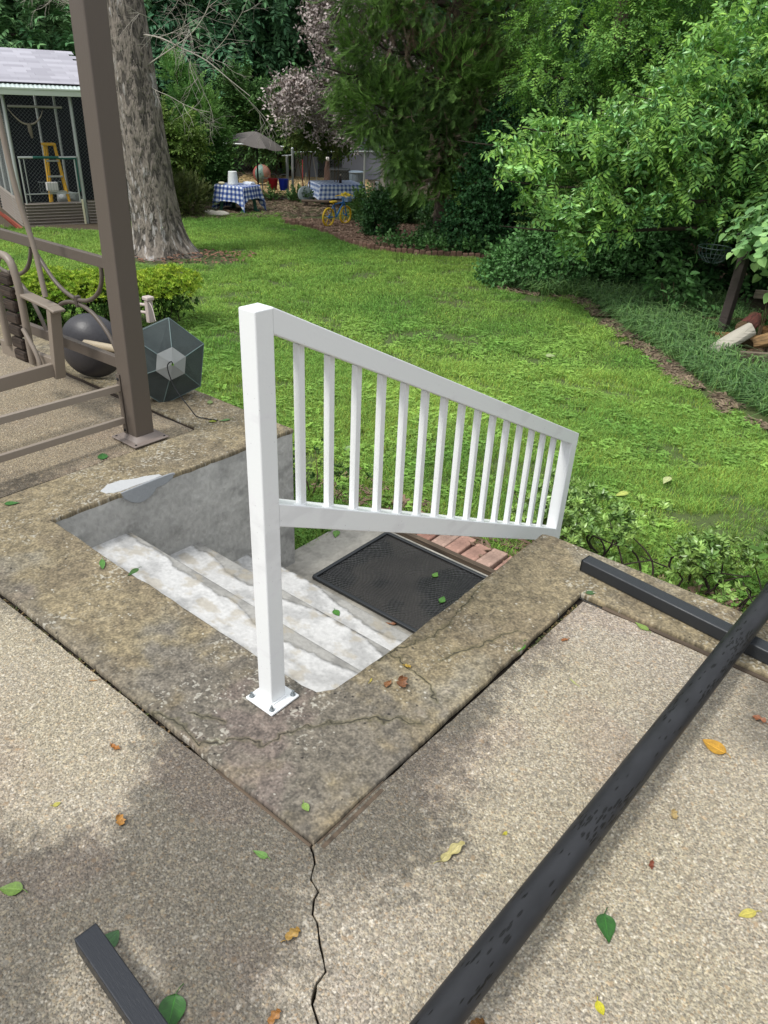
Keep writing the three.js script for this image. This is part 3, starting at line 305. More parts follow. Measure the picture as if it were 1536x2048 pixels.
const LEAVES = [ // x, z, y, length, width, shape, colour, turn, label
  [0.322, -0.551, -0.004, 0.062, 0.034, 'toothed', '#4f8a25', 0.1, 'bright green toothed leaf lying across the curb joint by the slab edge'],
  [0.36, -0.963, -0.002, 0.036, 0.024, 'oval', '#4d7345', 1.2, 'grey-green leaf at the inner corner where the two curb joints meet'],
  [0.56, -0.918, -0.012, 0.052, 0.026, 'toothed', '#8aa653', 1.9, 'pale green toothed leaf beside the filler board near the black tube'],
  [0.907, -0.557, -0.012, 0.062, 0.05, 'oval', '#d8a338', 1.3, 'large golden yellow leaf on the slab right of the black pole'],
  [0.902, 0.088, -0.012, 0.062, 0.042, 'pointed', '#2f6b22', 2.2, 'dark green pointed leaf lying alone on the slab right of the pole'],
  [1.113, -0.136, -0.012, 0.042, 0.02, 'oval', '#d3c566', 0.5, 'pale yellow oblong leaf near the right edge of the slab'],
  [0.958, 0.237, -0.012, 0.026, 0.018, 'oval', '#d9cf2e', 0.9, 'small vivid yellow leaf on the slab below the dark green one'],
  [0.566, 0.152, -0.012, 0.07, 0.024, 'oak', '#c9bd8a', 1.7, 'long pale tan curled leaf on the damp part of the slab'],
  [0.432, 0.511, -0.012, 0.034, 0.022, 'oak', '#b9934f', 1.0, 'tan curled leaf close beside the long patio crack'],
  [0.172, 0.748, -0.012, 0.044, 0.036, 'oval', '#4c7a4a', 0.5, 'grey-green leaf tucked behind the end of the square tube'],
  [0.372, 0.757, -0.012, 0.075, 0.052, 'pointed', '#2f6a1e', 2.5, 'big glossy green leaf pressed against the side of the square tube'],
  [0.25, 0.431, -0.012, 0.038, 0.018, 'pointed', '#6f9a4e', 0.2, 'small light green leaf on the grey slab left of the crack'],
  [0.247, 0.286, 0.001, 0.026, 0.018, 'oval', '#8fae5c', 1.4, 'small yellow-green leaf on the curb tip above the joint corner'],
  [-0.046, 0.58, -0.012, 0.03, 0.022, 'oak', '#c08a45', 0.6, 'orange star-shaped leaf scrap on the damp slab'],
  [-0.241, 0.465, -0.012, 0.032, 0.014, 'oak', '#b9783a', 0.2, 'orange curled leaf at the edge of the pale dry patch'],
  [-0.195, 0.649, -0.012, 0.018, 0.013, 'oval', '#c9c063', 0.4, 'tiny yellow leaf at the dark edge of the dry patch'],
  [-0.073, 0.82, -0.012, 0.05, 0.032, 'toothed', '#6f8f3f', 1.5, 'torn green leaf at the left side of the grey slab'],
  [0.161, -0.185, 0.001, 0.046, 0.034, 'oak', '#8a5a3a', 1.9, 'larger brown curled leaf on the mossy right curb'],
  [0.131, -0.155, 0.001, 0.03, 0.02, 'oak', '#9c6a44', 0.8, 'smaller brown leaf scrap touching the larger brown one on the curb'],
  [0.085, -0.138, 0.001, 0.022, 0.008, 'sliver', '#cdbb58', 2.6, 'thin yellow leaf sliver on the curb left of the brown leaves'],
  [0.127, -0.252, 0.001, 0.02, 0.014, 'oak', '#c2a03f', 0.7, 'tiny yellow curled leaf on the curb above the brown leaves'],
  [0.514, -0.534, -0.012, 0.034, 0.009, 'sliver', '#c5c98a', 1.7, 'thin pale green sliver in the middle of the dry slab'],
  [0.406, -0.687, -0.012, 0.026, 0.013, 'oak', '#a86a3c', 2.1, 'small orange-brown leaf on the reddish part of the right slab'],
  [0.969, -0.739, -0.012, 0.036, 0.022, 'oak', '#a06548', 0.4, 'brown folded leaf above the large golden one'],
  [0.906, -0.275, -0.012, 0.026, 0.018, 'oak', '#c2a878', 1.2, 'tan star-shaped leaf scrap beside the pole'],
  [0.916, -0.112, -0.012, 0.024, 0.012, 'oak', '#8e4a33', 0.3, 'small red-brown leaf scrap below the tan star-shaped one'],
  [0.514, 0.638, -0.012, 0.03, 0.018, 'oak', '#b07b44', 1.8, 'orange leaf at the foot of the picture beside the crack'],
  [0.8, 0.41, -0.012, 0.03, 0.02, 'oak', '#9a6a30', 0.6, 'brown leaf half under the black pole'],
  [0.629, 0.03, -0.012, 0.013, 0.009, 'oval', '#d0c440', 0.2, 'tiny yellow leaf scrap above the long pale tan leaf'],
  [-0.497, 0.367, -0.012, 0.028, 0.008, 'sliver', '#b98a5a', 1.3, 'thin orange sliver beside the curb joint at the dry patch'],
  [-0.964, 0.038, 0.001, 0.062, 0.02, 'oval', '#5f9648', 1.9, 'flat green leaf on the mossy front curb'],
  [-0.85, -0.004, 0.0, 0.05, 0.026, 'pointed', '#466f33', 0.5, 'dark green leaf hanging over the top edge of the steps'],
  [-1.579, 0.034, 0.001, 0.055, 0.034, 'pointed', '#3f7a33', 1.4, 'green leaf on the mossy curb at the left edge'],
  [-1.71, -0.439, -0.005, 0.06, 0.044, 'oval', '#3f7a3a', 2.0, 'broad green leaf on the slab in front of the gazebo post'],
  [-1.88, -1.171, 0.001, 0.06, 0.032, 'pointed', '#8aa06a', 1.1, 'pale green leaf on the curb behind the mesh lamp shade'],
  [-1.642, -1.066, 0.001, 0.058, 0.026, 'pointed', '#6f9a5c', 1.8, 'green leaf on the curb near the end of the lamp cord'],
  [-1.672, -1.02, 0.001, 0.045, 0.03, 'oval', '#9aa53a', 1.2, 'yellow-green leaf beside the end of the lamp cord'],
  [-0.56, -0.79, -0.577, 0.06, 0.042, 'toothed', '#5fae2c', 1.9, 'bright green leaf lying on the lowest tread'],
  [-0.7, -0.86, -0.577, 0.048, 0.034, 'toothed', '#4f8f35', 0.7, 'crumpled green leaf on the lowest tread nearer the wall'],
  [-0.7, -1.63, -0.76, 0.05, 0.034, 'toothed', '#5f8f3c', 1.6, 'green leaf near the far side of the black mat'],
  [-0.545, -1.475, -0.76, 0.055, 0.036, 'toothed', '#4f8536', 0.9, 'green leaf on the black mat beside the curb'],
  [-1.21, -1.104, -0.774, 0.07, 0.024, 'pointed', '#5f7f3c', 1.7, 'long green leaf on the landing below the grey wall'],
  [-1.37, -1.59, -0.774, 0.075, 0.045, 'pointed', '#6fa04a', 2.0, 'large green leaf on the dirt behind the landing'],
  [-1.15, -0.46, -0.377, 0.05, 0.014, 'oak', '#8a5f3c', 1.8, 'brown curled leaf on the middle tread'],
  [-0.62, -1.165, -0.774, 0.06, 0.018, 'oak', '#9a6446', 1.6, 'reddish brown leaf against the near edge of the mat'],
];
LEAVES.forEach(([x, z, y, L, W, kind, col, turn, label], i) => { const m = part('fallen_leaf', leafShape(L, W, kind, i * 1.7), std(col, 0.55, { map: veins.map, bumpMap: veins.bumpMap, bumpScale: 0.0006 }), scene); m.position.set(x, y, z); m.rotation.y = turn * 1.3 + i; tag(m, label, 'leaf'); });

// ---------- leaves, sprays and scatterers ----------
function blade(pos, a, dir, side, L, W, bend, fold = 0.25) { // folded oval leaf from a along dir
  const up = V3(0, 0, 0).crossVectors(side, dir).normalize(), at = (t, x, h) => a.clone().addScaledVector(dir, t * L).addScaledVector(side, x * W).addScaledVector(up, h - bend * L * t * t), m = at(0.4, 0, -fold * W * 0.35), t = at(1, 0, 0), l1 = at(0.25, 0.42, fold * W * 0.3), l2 = at(0.62, 0.4, fold * W * 0.25), r1 = at(0.25, -0.42, fold * W * 0.3), r2 = at(0.62, -0.4, fold * W * 0.25);
  for (const q of [a, l1, m, l1, l2, m, l2, t, m, a, m, r1, r1, m, r2, r2, m, t]) pos.push(q.x, q.y, q.z); return 18;
}
const HEART = [[0, 0], [0.3, -0.12], [0.52, 0.1], [0.46, 0.45], [0.2, 0.8], [0, 1], [-0.2, 0.8], [-0.46, 0.45], [-0.52, 0.1], [-0.3, -0.12]];
function heart(pos, a, dir, side, L, W) { const up = V3(0, 0, 0).crossVectors(side, dir).normalize(), P = HEART.map(([x, y]) => a.clone().addScaledVector(dir, y * L).addScaledVector(side, x * W).addScaledVector(up, 0.35 * W * x * x - 0.15 * L * y * y)); const c = a.clone().addScaledVector(dir, L * 0.3).addScaledVector(up, -0.05 * L); for (let i = 0; i < P.length; i++) for (const q of [c, P[i], P[(i + 1) % P.length]]) pos.push(q.x, q.y, q.z); return P.length * 3; }
function spray(seed, { n = 8, len = 0.25, L = 0.06, W = 0.03, open = 0.9, droop = 0.1, twig = 0.0022, kind = 'leaf', whorl = false, vary = 0.25, tip = 0, flat = true }) { // a twig along +y with its leaves
  const q = rng(seed), pos = [], col = [], add = (k, c) => { for (let i = 0; i < k; i++) col.push(c[0], c[1], c[2]); };
  for (let i = 0; i < n; i++) {
    const t = whorl ? 0.75 + 0.25 * q() : (i + 0.6) / n, az = whorl ? (i / n) * TAU + q() * 0.5 : i * 2.4 + q() * 0.8, a = V3(0.03 * len * Math.sin(t * 5), t * len, 0.03 * len * Math.cos(t * 4)), out = flat && !whorl ? V3(i % 2 ? 1 : -1, 0, (q() - 0.5) * 0.7).normalize() : V3(Math.cos(az), 0, Math.sin(az)), o = open * (0.7 + 0.5 * q()) * (i === n - 1 && !whorl ? 0.2 : 1), dir = V3(0, 1, 0).multiplyScalar(Math.cos(o)).addScaledVector(out, Math.sin(o)).add(V3(0, -droop * q(), 0)).normalize(), side = V3(0, 0, 0).crossVectors(dir, flat ? V3((q() - 0.5) * 0.9, (q() - 0.5) * 0.9, 1) : V3(q() - 0.5, q() - 0.2, q() - 0.5)).normalize(), s = 0.7 + 0.5 * q(), v = 1 + vary * (q() - 0.5) * 2, y = tip * (q() < 0.5 ? q() : 0);
    add(kind === 'heart' ? heart(pos, a, dir, side, L * s, W * s) : blade(pos, a, dir, side, L * s, W * s, droop * (0.3 + q())), [v * (1 + y), v * (1 + 0.6 * y), v * (1 - 0.3 * y)]);
  }
  if (twig) { const a = V3(twig, 0, 0), b = V3(-twig * 0.5, 0, twig * 0.87), c = V3(-twig * 0.5, 0, -twig * 0.87), d = V3(0, len * 0.95, 0); for (const p of [a, b, d, b, c, d, c, a, d]) pos.push(p.x, p.y, p.z); add(9, [0.5, 0.38, 0.24]); }
  const g = new THREE.BufferGeometry(); g.setAttribute('position', new THREE.Float32BufferAttribute(pos, 3)); g.setAttribute('color', new THREE.Float32BufferAttribute(col, 3)); g.computeVertexNormals(); g.userData.flat = flat; return g;
}
const BM = new THREE.Matrix4(), BX = V3(0, 0, 0), BZ = V3(0, 0, 0);
const TMP = new THREE.Object3D(), UPV = V3(0, 1, 0), Q2 = new THREE.Quaternion();
function scatter(name, geo, mat, n, place, parent = scene, label, kind = 'stuff') { // place(i) gives {p, d, s, c} or null
  const list = []; for (let i = 0; i < n; i++) { const e = place(i); if (e) list.push(e); }
  const m = new THREE.InstancedMesh(geo, mat, Math.max(1, list.length));
  list.forEach((e, i) => { TMP.position.copy(e.p); if (geo.userData.flat) { BZ.copy(e.n ?? UPV).addScaledVector(e.d, -e.d.dot(e.n ?? UPV)); if (BZ.lengthSq() < 0.01) BZ.set(1, 0, 0).addScaledVector(e.d, -e.d.x); BZ.normalize(); BX.crossVectors(e.d, BZ); TMP.quaternion.setFromRotationMatrix(BM.makeBasis(BX, e.d, BZ)); } else TMP.quaternion.setFromUnitVectors(UPV, e.d); if (geo.userData.flat) Q2.setFromAxisAngle(UPV, rr(-0.5, 0.5)); else Q2.setFromAxisAngle(UPV, e.r ?? R() * TAU); TMP.quaternion.multiply(Q2); TMP.scale.setScalar(e.s); if (e.sy) TMP.scale.y = e.sy; TMP.updateMatrix(); m.setMatrixAt(i, TMP.matrix); m.setColorAt(i, e.c); });
  if (parent === scene) { m.name = numbered(name); } else { parent.userData.n ??= {}; const k = (parent.userData.n[name] = (parent.userData.n[name] ?? -1) + 1); m.name = k ? `${name}_${String(k).padStart(3, '0')}` : name; }
  m.castShadow = m.receiveShadow = true; if (kind) m.userData.kind = kind; if (label) m.userData.label = label; parent.add(m); return m;
}
const leafM = (rough = 0.55, tr = 0, sp = 0.35) => new THREE.MeshPhysicalMaterial({ color: 0xffffff, roughness: tr ? 0.85 : rough, transmission: tr, thickness: 0, specularIntensity: sp, vertexColors: true, side: THREE.DoubleSide });
const LM = { soft: leafM(0.85, 0.38), gloss: leafM(0.36, 0, 1.0), matte: leafM(0.6, 0, 0.5), dead: leafM(0.9) };
const col3 = (r, g, b) => new THREE.Color(r, g, b);
const rndDir = () => { const z = rr(-1, 1), a = R() * TAU, s = Math.sqrt(1 - z * z); return V3(s * Math.cos(a), z, s * Math.sin(a)); };
// crown: blobs are [x, y, z, rx, ry, rz] in the thing's own axes
function crown(name, parent, blobs, n, geo, mat, c1, c2, o = {}) {
  const w = blobs.map((b) => Math.pow(b[3] * b[4] * b[5], 0.7)), W = w.reduce((a, b) => a + b), { gap = 0.36, gapSize = 1.3, up = 0.25, outw = 0.6, s0 = 0.75, s1 = 1.25, shell = 0.5, floor = -9, patch = 0.8, front = 0 } = o, sd = R() * 50;
  return scatter(name, geo, mat, n, () => {
    for (let tries = 0; tries < 6; tries++) {
      let k = R() * W, b = blobs[0]; for (let i = 0; i < blobs.length; i++) { k -= w[i]; if (k <= 0) { b = blobs[i]; break; } }
      const d = rndDir(); if (front && d.z < -0.2 && R() < front) d.z = -d.z; const f = 1 - shell * Math.pow(R(), 1.6), p = V3(b[0] + d.x * b[3] * f, b[1] + d.y * b[4] * f, b[2] + d.z * b[5] * f);
      if (p.y < floor || noise((p.x + sd) / gapSize * 2, (p.y + sd) / gapSize * 2, (p.z + sd) / gapSize * 2) < gap) continue;
      const dir = d.multiplyScalar(outw).add(rndDir().multiplyScalar(0.55)).add(V3(0, up, 0)).normalize(), v = clamp(0.5 + (R() - 0.5) * 0.9 + patch * (noise(p.x * 1.1 + sd, p.y * 1.1, p.z * 1.1) - 0.5));
      return { p, d: dir, n: V3(dir.x * 0.5 + rr(-0.3, 0.3), 0.75, dir.z * 0.5 + rr(-0.3, 0.3)).normalize(), s: rr(s0, s1), c: c1.clone().lerp(c2, v).multiplyScalar(rr(0.85, 1.15)) };
    } return null;
  }, parent, o.label);
}
const barkTex = texture(512, 1024, (u, v, o) => { const w = fbm(u * 6, v * 3, 3), pl = fbm(u * 24 + 3 * w, v * 21 + 4 * w, 4), f = fbm(u * 90, v * 46, 3), crackV = smooth(0.47, 0.36, pl), lich = smooth(0.57, 0.68, fbm(u * 26 + 40, v * 15 + 11, 4)) * smooth(0.42, 0.58, fbm(u * 3.5 + 8, v * 2.2 + 3, 3) + 0.05), spot = smooth(0.74, 0.8, fbm(u * 40, v * 40, 2)); let k = 120 + 42 * (pl - 0.5) + 54 * (f - 0.5) - 34 * crackV - 36 * spot; k = mix(k, 196 + 40 * (f - 0.5), lich * 0.5); o[0] = k * mix(0.98, 1, lich); o[1] = k * mix(0.91, 0.97, lich); o[2] = k * mix(0.84, 0.95, lich); o[3] = clamp(0.5 + (pl - 0.5) * 1.6 - crackV * 0.45 + (f - 0.5) * 0.3); }, THREE.MirroredRepeatWrapping);
const barkM = std('#ffffff', 0.95, { ...barkTex, bumpScale: 0.02 }), darkBark = std('#4b4036', 0.95, { bumpMap: barkTex.bumpMap, bumpScale: 0.02 }), twigM = std('#aaa398', 0.9), stemM = std('#5c4a38', 0.9);

// ---------- the big trunk on the lawn ----------
{
  const t = thing('big_tree', 'big rough grey tree trunk with pale streaked bark standing on the lawn', 'tree', yard(11.85, -3.64), YAW);
  const N = 56, K = 110, H0 = 6.2, pos = [], uv = [], idx = []; // trunk with flared foot, leaning slightly to the left
  for (let j = 0; j <= K; j++) for (let i = 0; i <= N; i++) {
    const h = -0.15 + H0 * Math.pow(j / K, 1.25), a = (i / N) * TAU, lobes = Math.sin(a * 5 + 0.6) * 0.6 + Math.sin(a * 3 + 2) * 0.5, fl = Math.exp(-Math.max(0, h) * 4.2), r0 = 0.34 - 0.02 * h + 0.15 * fl + 0.08 * lobes * fl + 0.02 * Math.exp(-h) , cx = 0.03 - 0.055 * h, ca = Math.cos(a), sa = Math.sin(a), br = fbm(ca * 5 + 10, sa * 5 + h * 0.9 + 3, 4) - 0.5, br2 = fbm(ca * 13 + 5, sa * 13 + h * 2.2, 3) - 0.5, r = r0 + 0.05 * br + 0.028 * br2;
    pos.push(cx + r * ca * (1 + (ca > 0 ? 0.18 * fl : 0)), h, r * sa); uv.push((i / N) * 2, h / 2.2); if (i && j) { const p = j * (N + 1) + i, q = p - 1, s = p - N - 1, u = s - 1; idx.push(u, q, s, s, q, p); }
  }
  const g = new THREE.BufferGeometry(); g.setAttribute('position', new THREE.Float32BufferAttribute(pos, 3)); g.setAttribute('uv', new THREE.Float32BufferAttribute(uv, 2)); g.setIndex(idx); g.computeVertexNormals(); part('trunk', g, barkM, t);
  const deadBranch = (a, dir, L, r, depth, out) => { const pts = [a.clone()], d = dir.clone(); let p = a.clone(); const n = 5; for (let i = 0; i < n; i++) { d.add(rndDir().multiplyScalar(0.26)).add(V3(0, depth ? -0.05 : 0.02, 0)).normalize(); p = p.clone().addScaledVector(d, L / n); pts.push(p); } out.push(taper(pts, [r, r * 0.75, r * 0.45], 6, 3)); if (depth < 3) for (let i = 1; i < n; i++) for (let k = 0; k < (depth < 2 ? 2 : 1); k++) if (R() < 0.75) deadBranch(pts[i], d.clone().add(rndDir().multiplyScalar(0.9)).normalize(), L * rr(0.35, 0.6), r * 0.5, depth + 1, out); };
  const right = []; deadBranch(V3(0.0, 2.85, 0.1), V3(0.95, 0.1, 0.25), 1.75, 0.011, 0, right); deadBranch(V3(0.05, 2.45, 0.1), V3(0.9, 0.25, 0.25), 1.55, 0.0095, 0, right); deadBranch(V3(0.05, 2.3, 0.1), V3(0.8, -0.4, 0.3), 1.0, 0.006, 1, right); part('dead_branch', right, twigM, t);
  const left = []; deadBranch(V3(-0.35, 3.0, 0.3), V3(-0.9, 0.2, 0.3), 1.0, 0.008, 0, left); deadBranch(V3(-0.35, 3.3, 0.25), V3(-0.9, -0.1, 0.3), 0.9, 0.007, 1, left); part('dead_branch', left, twigM, t);
  const limbs = []; for (const [a, b] of [[0.5, 5.6], [2.6, 5.8], [4.4, 5.4]]) limbs.push(taper([V3(-0.25, b - 0.5, 0), V3(-0.25 + Math.cos(a) * 0.9, b + 0.6, Math.sin(a) * 0.9), V3(-0.25 + Math.cos(a) * 2.1, b + 1.9, Math.sin(a) * 2.1)], [0.16, 0.1, 0.05])); part('limb', limbs, barkM, t);
  crown('crown', t, [[-0.3, 8.2, 0, 2.6, 1.5, 2.6], [1.3, 7.4, 0.8, 1.6, 1.0, 1.6], [-1.8, 7.6, -0.6, 1.6, 1.1, 1.6]], 1500, spray(11, { n: 12, len: 0.5, L: 0.13, W: 0.07 }), LM.soft, col3(0.045, 0.1, 0.02), col3(0.08, 0.16, 0.035));
  scatter('leaf_litter', new THREE.CircleGeometry(0.022, 5).rotateX(-Math.PI / 2), std('#ffffff', 0.9), 500, () => { const a = rr(-0.6, 2.4), d = rr(0.35, 1.05); return { p: V3(0.25 + Math.cos(a) * d * 1.2, 0.03 + 0.1 * Math.max(0, 0.8 - d), Math.sin(a) * d * 0.75), d: V3(rr(-0.4, 0.4), 1, rr(-0.4, 0.4)).normalize(), s: rr(0.5, 1.3), c: col3(0.16, 0.08, 0.05).multiplyScalar(rr(0.5, 1.6)) }; }, t);
}

// ---------- lawn grass: real blades ----------
const bedEdge = [[15.51, -2.17], [14.83, -1.46], [13.6, -0.82], [13.15, -0.45], [12.91, -0.11], [12.74, 0.47], [12.74, 1.13], [12.62, 1.69], [12.0, 1.75], [10.6, 1.46], [10.22, 1.82], [10.1, 2.45], [8.82, 2.55], [7.83, 2.66], [6.66, 2.82], [6.16, 2.95], [5.78, 3.07], [4.6, 3.5], [3, 4.4]];
const edgeSide = (f) => { if (f > 15.5) return -2.17 - (f - 15.5) * 0.25; for (let i = 1; i < bedEdge.length; i++) if (f <= bedEdge[i - 1][0] && f > bedEdge[i][0]) return mix(bedEdge[i - 1][1], bedEdge[i][1], (f - bedEdge[i - 1][0]) / (bedEdge[i][0] - bedEdge[i - 1][0])); return 5; };
function tuft(seed, n, h, w, spread, lean) { const q = rng(seed), pos = [], col = []; for (let i = 0; i < n; i++) { const a = q() * TAU, d = Math.sqrt(q()) * spread, x = Math.cos(a) * d, z = Math.sin(a) * d, L = h * (0.55 + 0.6 * q()), b = q() * TAU, ln = lean * (0.3 + q()) * L, sx = Math.cos(b + 1.57) * w / 2, sz = Math.sin(b + 1.57) * w / 2, P = [[x - sx, 0, z - sz], [x + sx, 0, z + sz], [x + Math.cos(b) * ln * 0.35 - sx * 0.8, L * 0.6, z + Math.sin(b) * ln * 0.35 - sz * 0.8], [x + Math.cos(b) * ln * 0.35 + sx * 0.8, L * 0.6, z + Math.sin(b) * ln * 0.35 + sz * 0.8], [x + Math.cos(b) * ln, L * (1 - 0.35 * lean), z + Math.sin(b) * ln]], v = 0.5 + 0.85 * q(), y = q() < 0.15 ? 0.4 : 0; for (const k of [0, 1, 2, 1, 3, 2, 2, 3, 4]) { pos.push(...P[k]); col.push(v * (1 + y), v, v * (1 - y * 0.4)); } } const g = new THREE.BufferGeometry(); g.setAttribute('position', new THREE.Float32BufferAttribute(pos, 3)); g.setAttribute('color', new THREE.Float32BufferAttribute(col, 3)); g.computeVertexNormals(); return g; }
function cloverGeo(seed) { const q = rng(seed), pos = [], col = []; for (let i = 0; i < 9; i++) { const a = V3((q() - 0.5) * 0.1, 0.02 + q() * 0.02, (q() - 0.5) * 0.1), v = 0.8 + 0.4 * q(); for (let k = 0; k < 3; k++) { const b = k * 2.094 + q(), d = V3(Math.cos(b), 0.15, Math.sin(b)).normalize(), s = V3(-Math.sin(b), 0.2 * (q() - 0.5), Math.cos(b)).normalize(); const c = blade(pos, a, d, s, 0.017, 0.014, 0.1, 0.2); for (let m = 0; m < c; m++) col.push(v, v, v); } } const g = new THREE.BufferGeometry(); g.setAttribute('position', new THREE.Float32BufferAttribute(pos, 3)); g.setAttribute('color', new THREE.Float32BufferAttribute(col, 3)); g.computeVertexNormals(); return g; }
const onLawn = (p, f, s, m = 0) => { if (s > edgeSide(f) - 0.03 + 0.25 * (noise(p.x * 2.5, p.z * 2.5) - 0.5) - m) return false; if (p.z > -1.3 && p.x < 4) return false; if (p.z > -2.12 && p.x > -1.42 && p.x < -0.25) return false; if (f > 15.3 && s > -4.9) { if (f > 15.6 + (s + 4.5) * 0.55 + 0.9 * (noise(p.x, p.z) - 0.3)) return false; } if (f > 13.6 && s < -4.9) return f < 15.6 && s > -5.0; if (Math.hypot(f - 11.7, (s + 3.5) * 0.85) < 0.72 + 0.2 * noise(p.x * 4, p.z * 4)) return false; return true; };
{
  const grassM = leafM(0.6, 0.4, 0.2), lawnCol = (p, f) => { const n = fbm(p.x * 1.3, p.z * 1.3, 3), m = fbm(p.x * 0.45 + 9, p.z * 0.45, 3), yl = clamp(0.25 + (n - 0.42) * 1.6 + (m - 0.5) * 0.9); return col3(0.2, 0.39, 0.08).lerp(col3(0.36, 0.54, 0.115), yl).multiplyScalar(rr(0.75, 1.25)); };
  const spot = (f0, f1, pw) => { const f = f0 + (f1 - f0) * Math.pow(R(), pw), hw = 0.66 * f + 0.8, s = rr(-hw, Math.min(hw, 4.5)); return [f, s]; };
  const mk = (name, geo, n, f0, f1, pw, h, s0, s1, label, keep = () => true) => scatter(name, geo, grassM, n, () => { const [f, s] = spot(f0, f1, pw), p = yard(f, s); if (!onLawn(p, f, s) || !keep(p, f)) return null; p.y -= 0.01; const bare = fbm(p.x * 2.2 + 70, p.z * 2.2 + 5, 3); if (bare > 0.64 && R() < 0.8) return null; return { p, d: V3(rr(-0.2, 0.2), 1, rr(-0.2, 0.2)).normalize(), s: rr(s0, s1), c: lawnCol(p, f) }; }, scene, label);
  mk('lawn_grass', tuft(5, 26, 0.05, 0.0032, 0.05, 0.7), 42000, 2.8, 7, 0.8, 0.05, 0.7, 1.35, 'short green lawn grass near the patio');
  mk('lawn_grass', tuft(6, 30, 0.048, 0.006, 0.08, 0.7), 52000, 6.2, 16.8, 0.75, 0.05, 0.8, 1.4, 'sunny green lawn grass reaching back to the trees');
  mk('lawn_clover', cloverGeo(8), 7000, 2.9, 8.5, 0.8, 0.05, 0.7, 1.4, 'small clover leaves growing in the lawn', (p) => fbm(p.x * 1.6 + 33, p.z * 1.6, 3) > 0.46);
}
// bare litter along the lawn's edge, dirt by the tables, straw behind the fence, mulch in the bed
const chip = (() => { const g = []; const q = rng(3); for (let i = 0; i < 5; i++) g.push(new THREE.BoxGeometry(0.05 + q() * 0.04, 0.003, 0.012 + q() * 0.012).rotateY(q() * 6).rotateZ((q() - 0.5) * 0.6).translate((q() - 0.5) * 0.1, 0.01 + q() * 0.015, (q() - 0.5) * 0.1)); return merge(g); })();
const chipM = std('#ffffff', 0.95);
const chipAt = (f, s, c, k) => { const p = yard(f, s); p.y += 0.004; return { p, d: V3(rr(-0.3, 0.3), 1, rr(-0.3, 0.3)).normalize(), s: rr(0.4, 1.1), c: c.clone().lerp(k, R()).multiplyScalar(rr(0.7, 1.35)) }; };
scatter('leaf_litter', chip, chipM, 3000, () => { const f = rr(4.2, 12.8), e = edgeSide(f), s = e + (R() + R() - 1) * (f > 10 ? 0.24 : 0.14) + 0.02 + 0.14 * (noise(f * 3, 2) - 0.5); if (noise(f * 4.3, s * 5) < 0.3) return null; return chipAt(f, s, col3(0.07, 0.05, 0.032), col3(0.24, 0.18, 0.12)); }, scene, 'brown leaf litter along the edge between lawn and long grass');
scatter('mulch', chip, chipM, 6000, () => { const f = rr(12.9, 16.2), s = edgeSide(f) + R() * 3.4; return chipAt(f, s, col3(0.17, 0.1, 0.065), col3(0.3, 0.2, 0.135)); }, scene, 'reddish brown mulch in the bed around the small bicycle');
scatter('bare_dirt_litter', chip, chipM, 5000, () => { const f = rr(15, 20), s = rr(-5.2, -1.4); if (f < 15.3 + (s + 4.5) * 0.5) return null; return chipAt(f, s, col3(0.1, 0.07, 0.045), col3(0.2, 0.15, 0.1)); }, scene, 'dark bare dirt and litter around the two tables');
scatter('straw', chip, chipM, 9000, () => { const f = rr(20, 25.2), s = rr(-4.4, -0.6) - (f - 20) * 0.08; return chipAt(f, s, col3(0.34, 0.24, 0.11), col3(0.55, 0.42, 0.22)); }, scene, 'pale dry straw covering the ground behind the wire fence');
scatter('planting_bed_litter', chip, chipM, 1500, () => { const p = V3(rr(-3.2, 3), -0.8, rr(-2.6, -1.3)); if (p.x < 0.1 && (p.x < -1.9 || p.z > -1.95 || p.z < -2.3)) return null; const [f, s] = yardOf(p); return chipAt(f, s, col3(0.12, 0.075, 0.05), col3(0.24, 0.16, 0.11)); }, scene, 'brown litter on the soil under the azaleas');
[[-0.222, -3.639, '#c7cf9a', 'pale leaf in the grass straight above the right end of the railing'], [-2.166, -5.63, '#a9b98a', 'pale leaf on the lawn above the middle of the railing'], [-1.243, -6.378, '#5f7f4a', 'broad grey-green leaf on the litter strip at the lawn edge'], [-0.364, -3.223, '#c4d070', 'yellow-green leaf in the grass close above the azalea'], [-2.083, -2.513, '#8fae7a', 'light leaf in the grass seen between the first balusters']].forEach(([x, z, c, label], i) => { const m = part('fallen_leaf', leafShape(0.1, 0.06, 'pointed', i), std(c, 0.6, { map: veins.map }), scene); const [f, s] = yardOf(V3(x, 0, z)); m.position.copy(yard(f, s, 0.04)); m.rotation.set(0.2, i * 1.9, 0.15); tag(m, label, 'leaf'); });

// long border grass on the right
scatter('border_grass', tuft(15, 13, 0.34, 0.012, 0.07, 1.5), leafM(0.4, 0.2, 0.8), 2500, () => { const f = rr(3.6, 11.5), s = edgeSide(f) + 0.16 + Math.pow(R(), 1.5) * (f < 8 ? 4.2 : 1.8), p = yard(f, s); if (Math.hypot(f - 7.9, s - 4.2) < 0.75) return null; return { p, d: V3(rr(-0.25, 0.25), 1, rr(-0.25, 0.25)).normalize(), s: rr(0.6, 1.05), c: col3(0.07, 0.18, 0.045).lerp(col3(0.17, 0.32, 0.08), R()) }; }, scene, 'long arching dark green border grass along the right edge of the lawn');

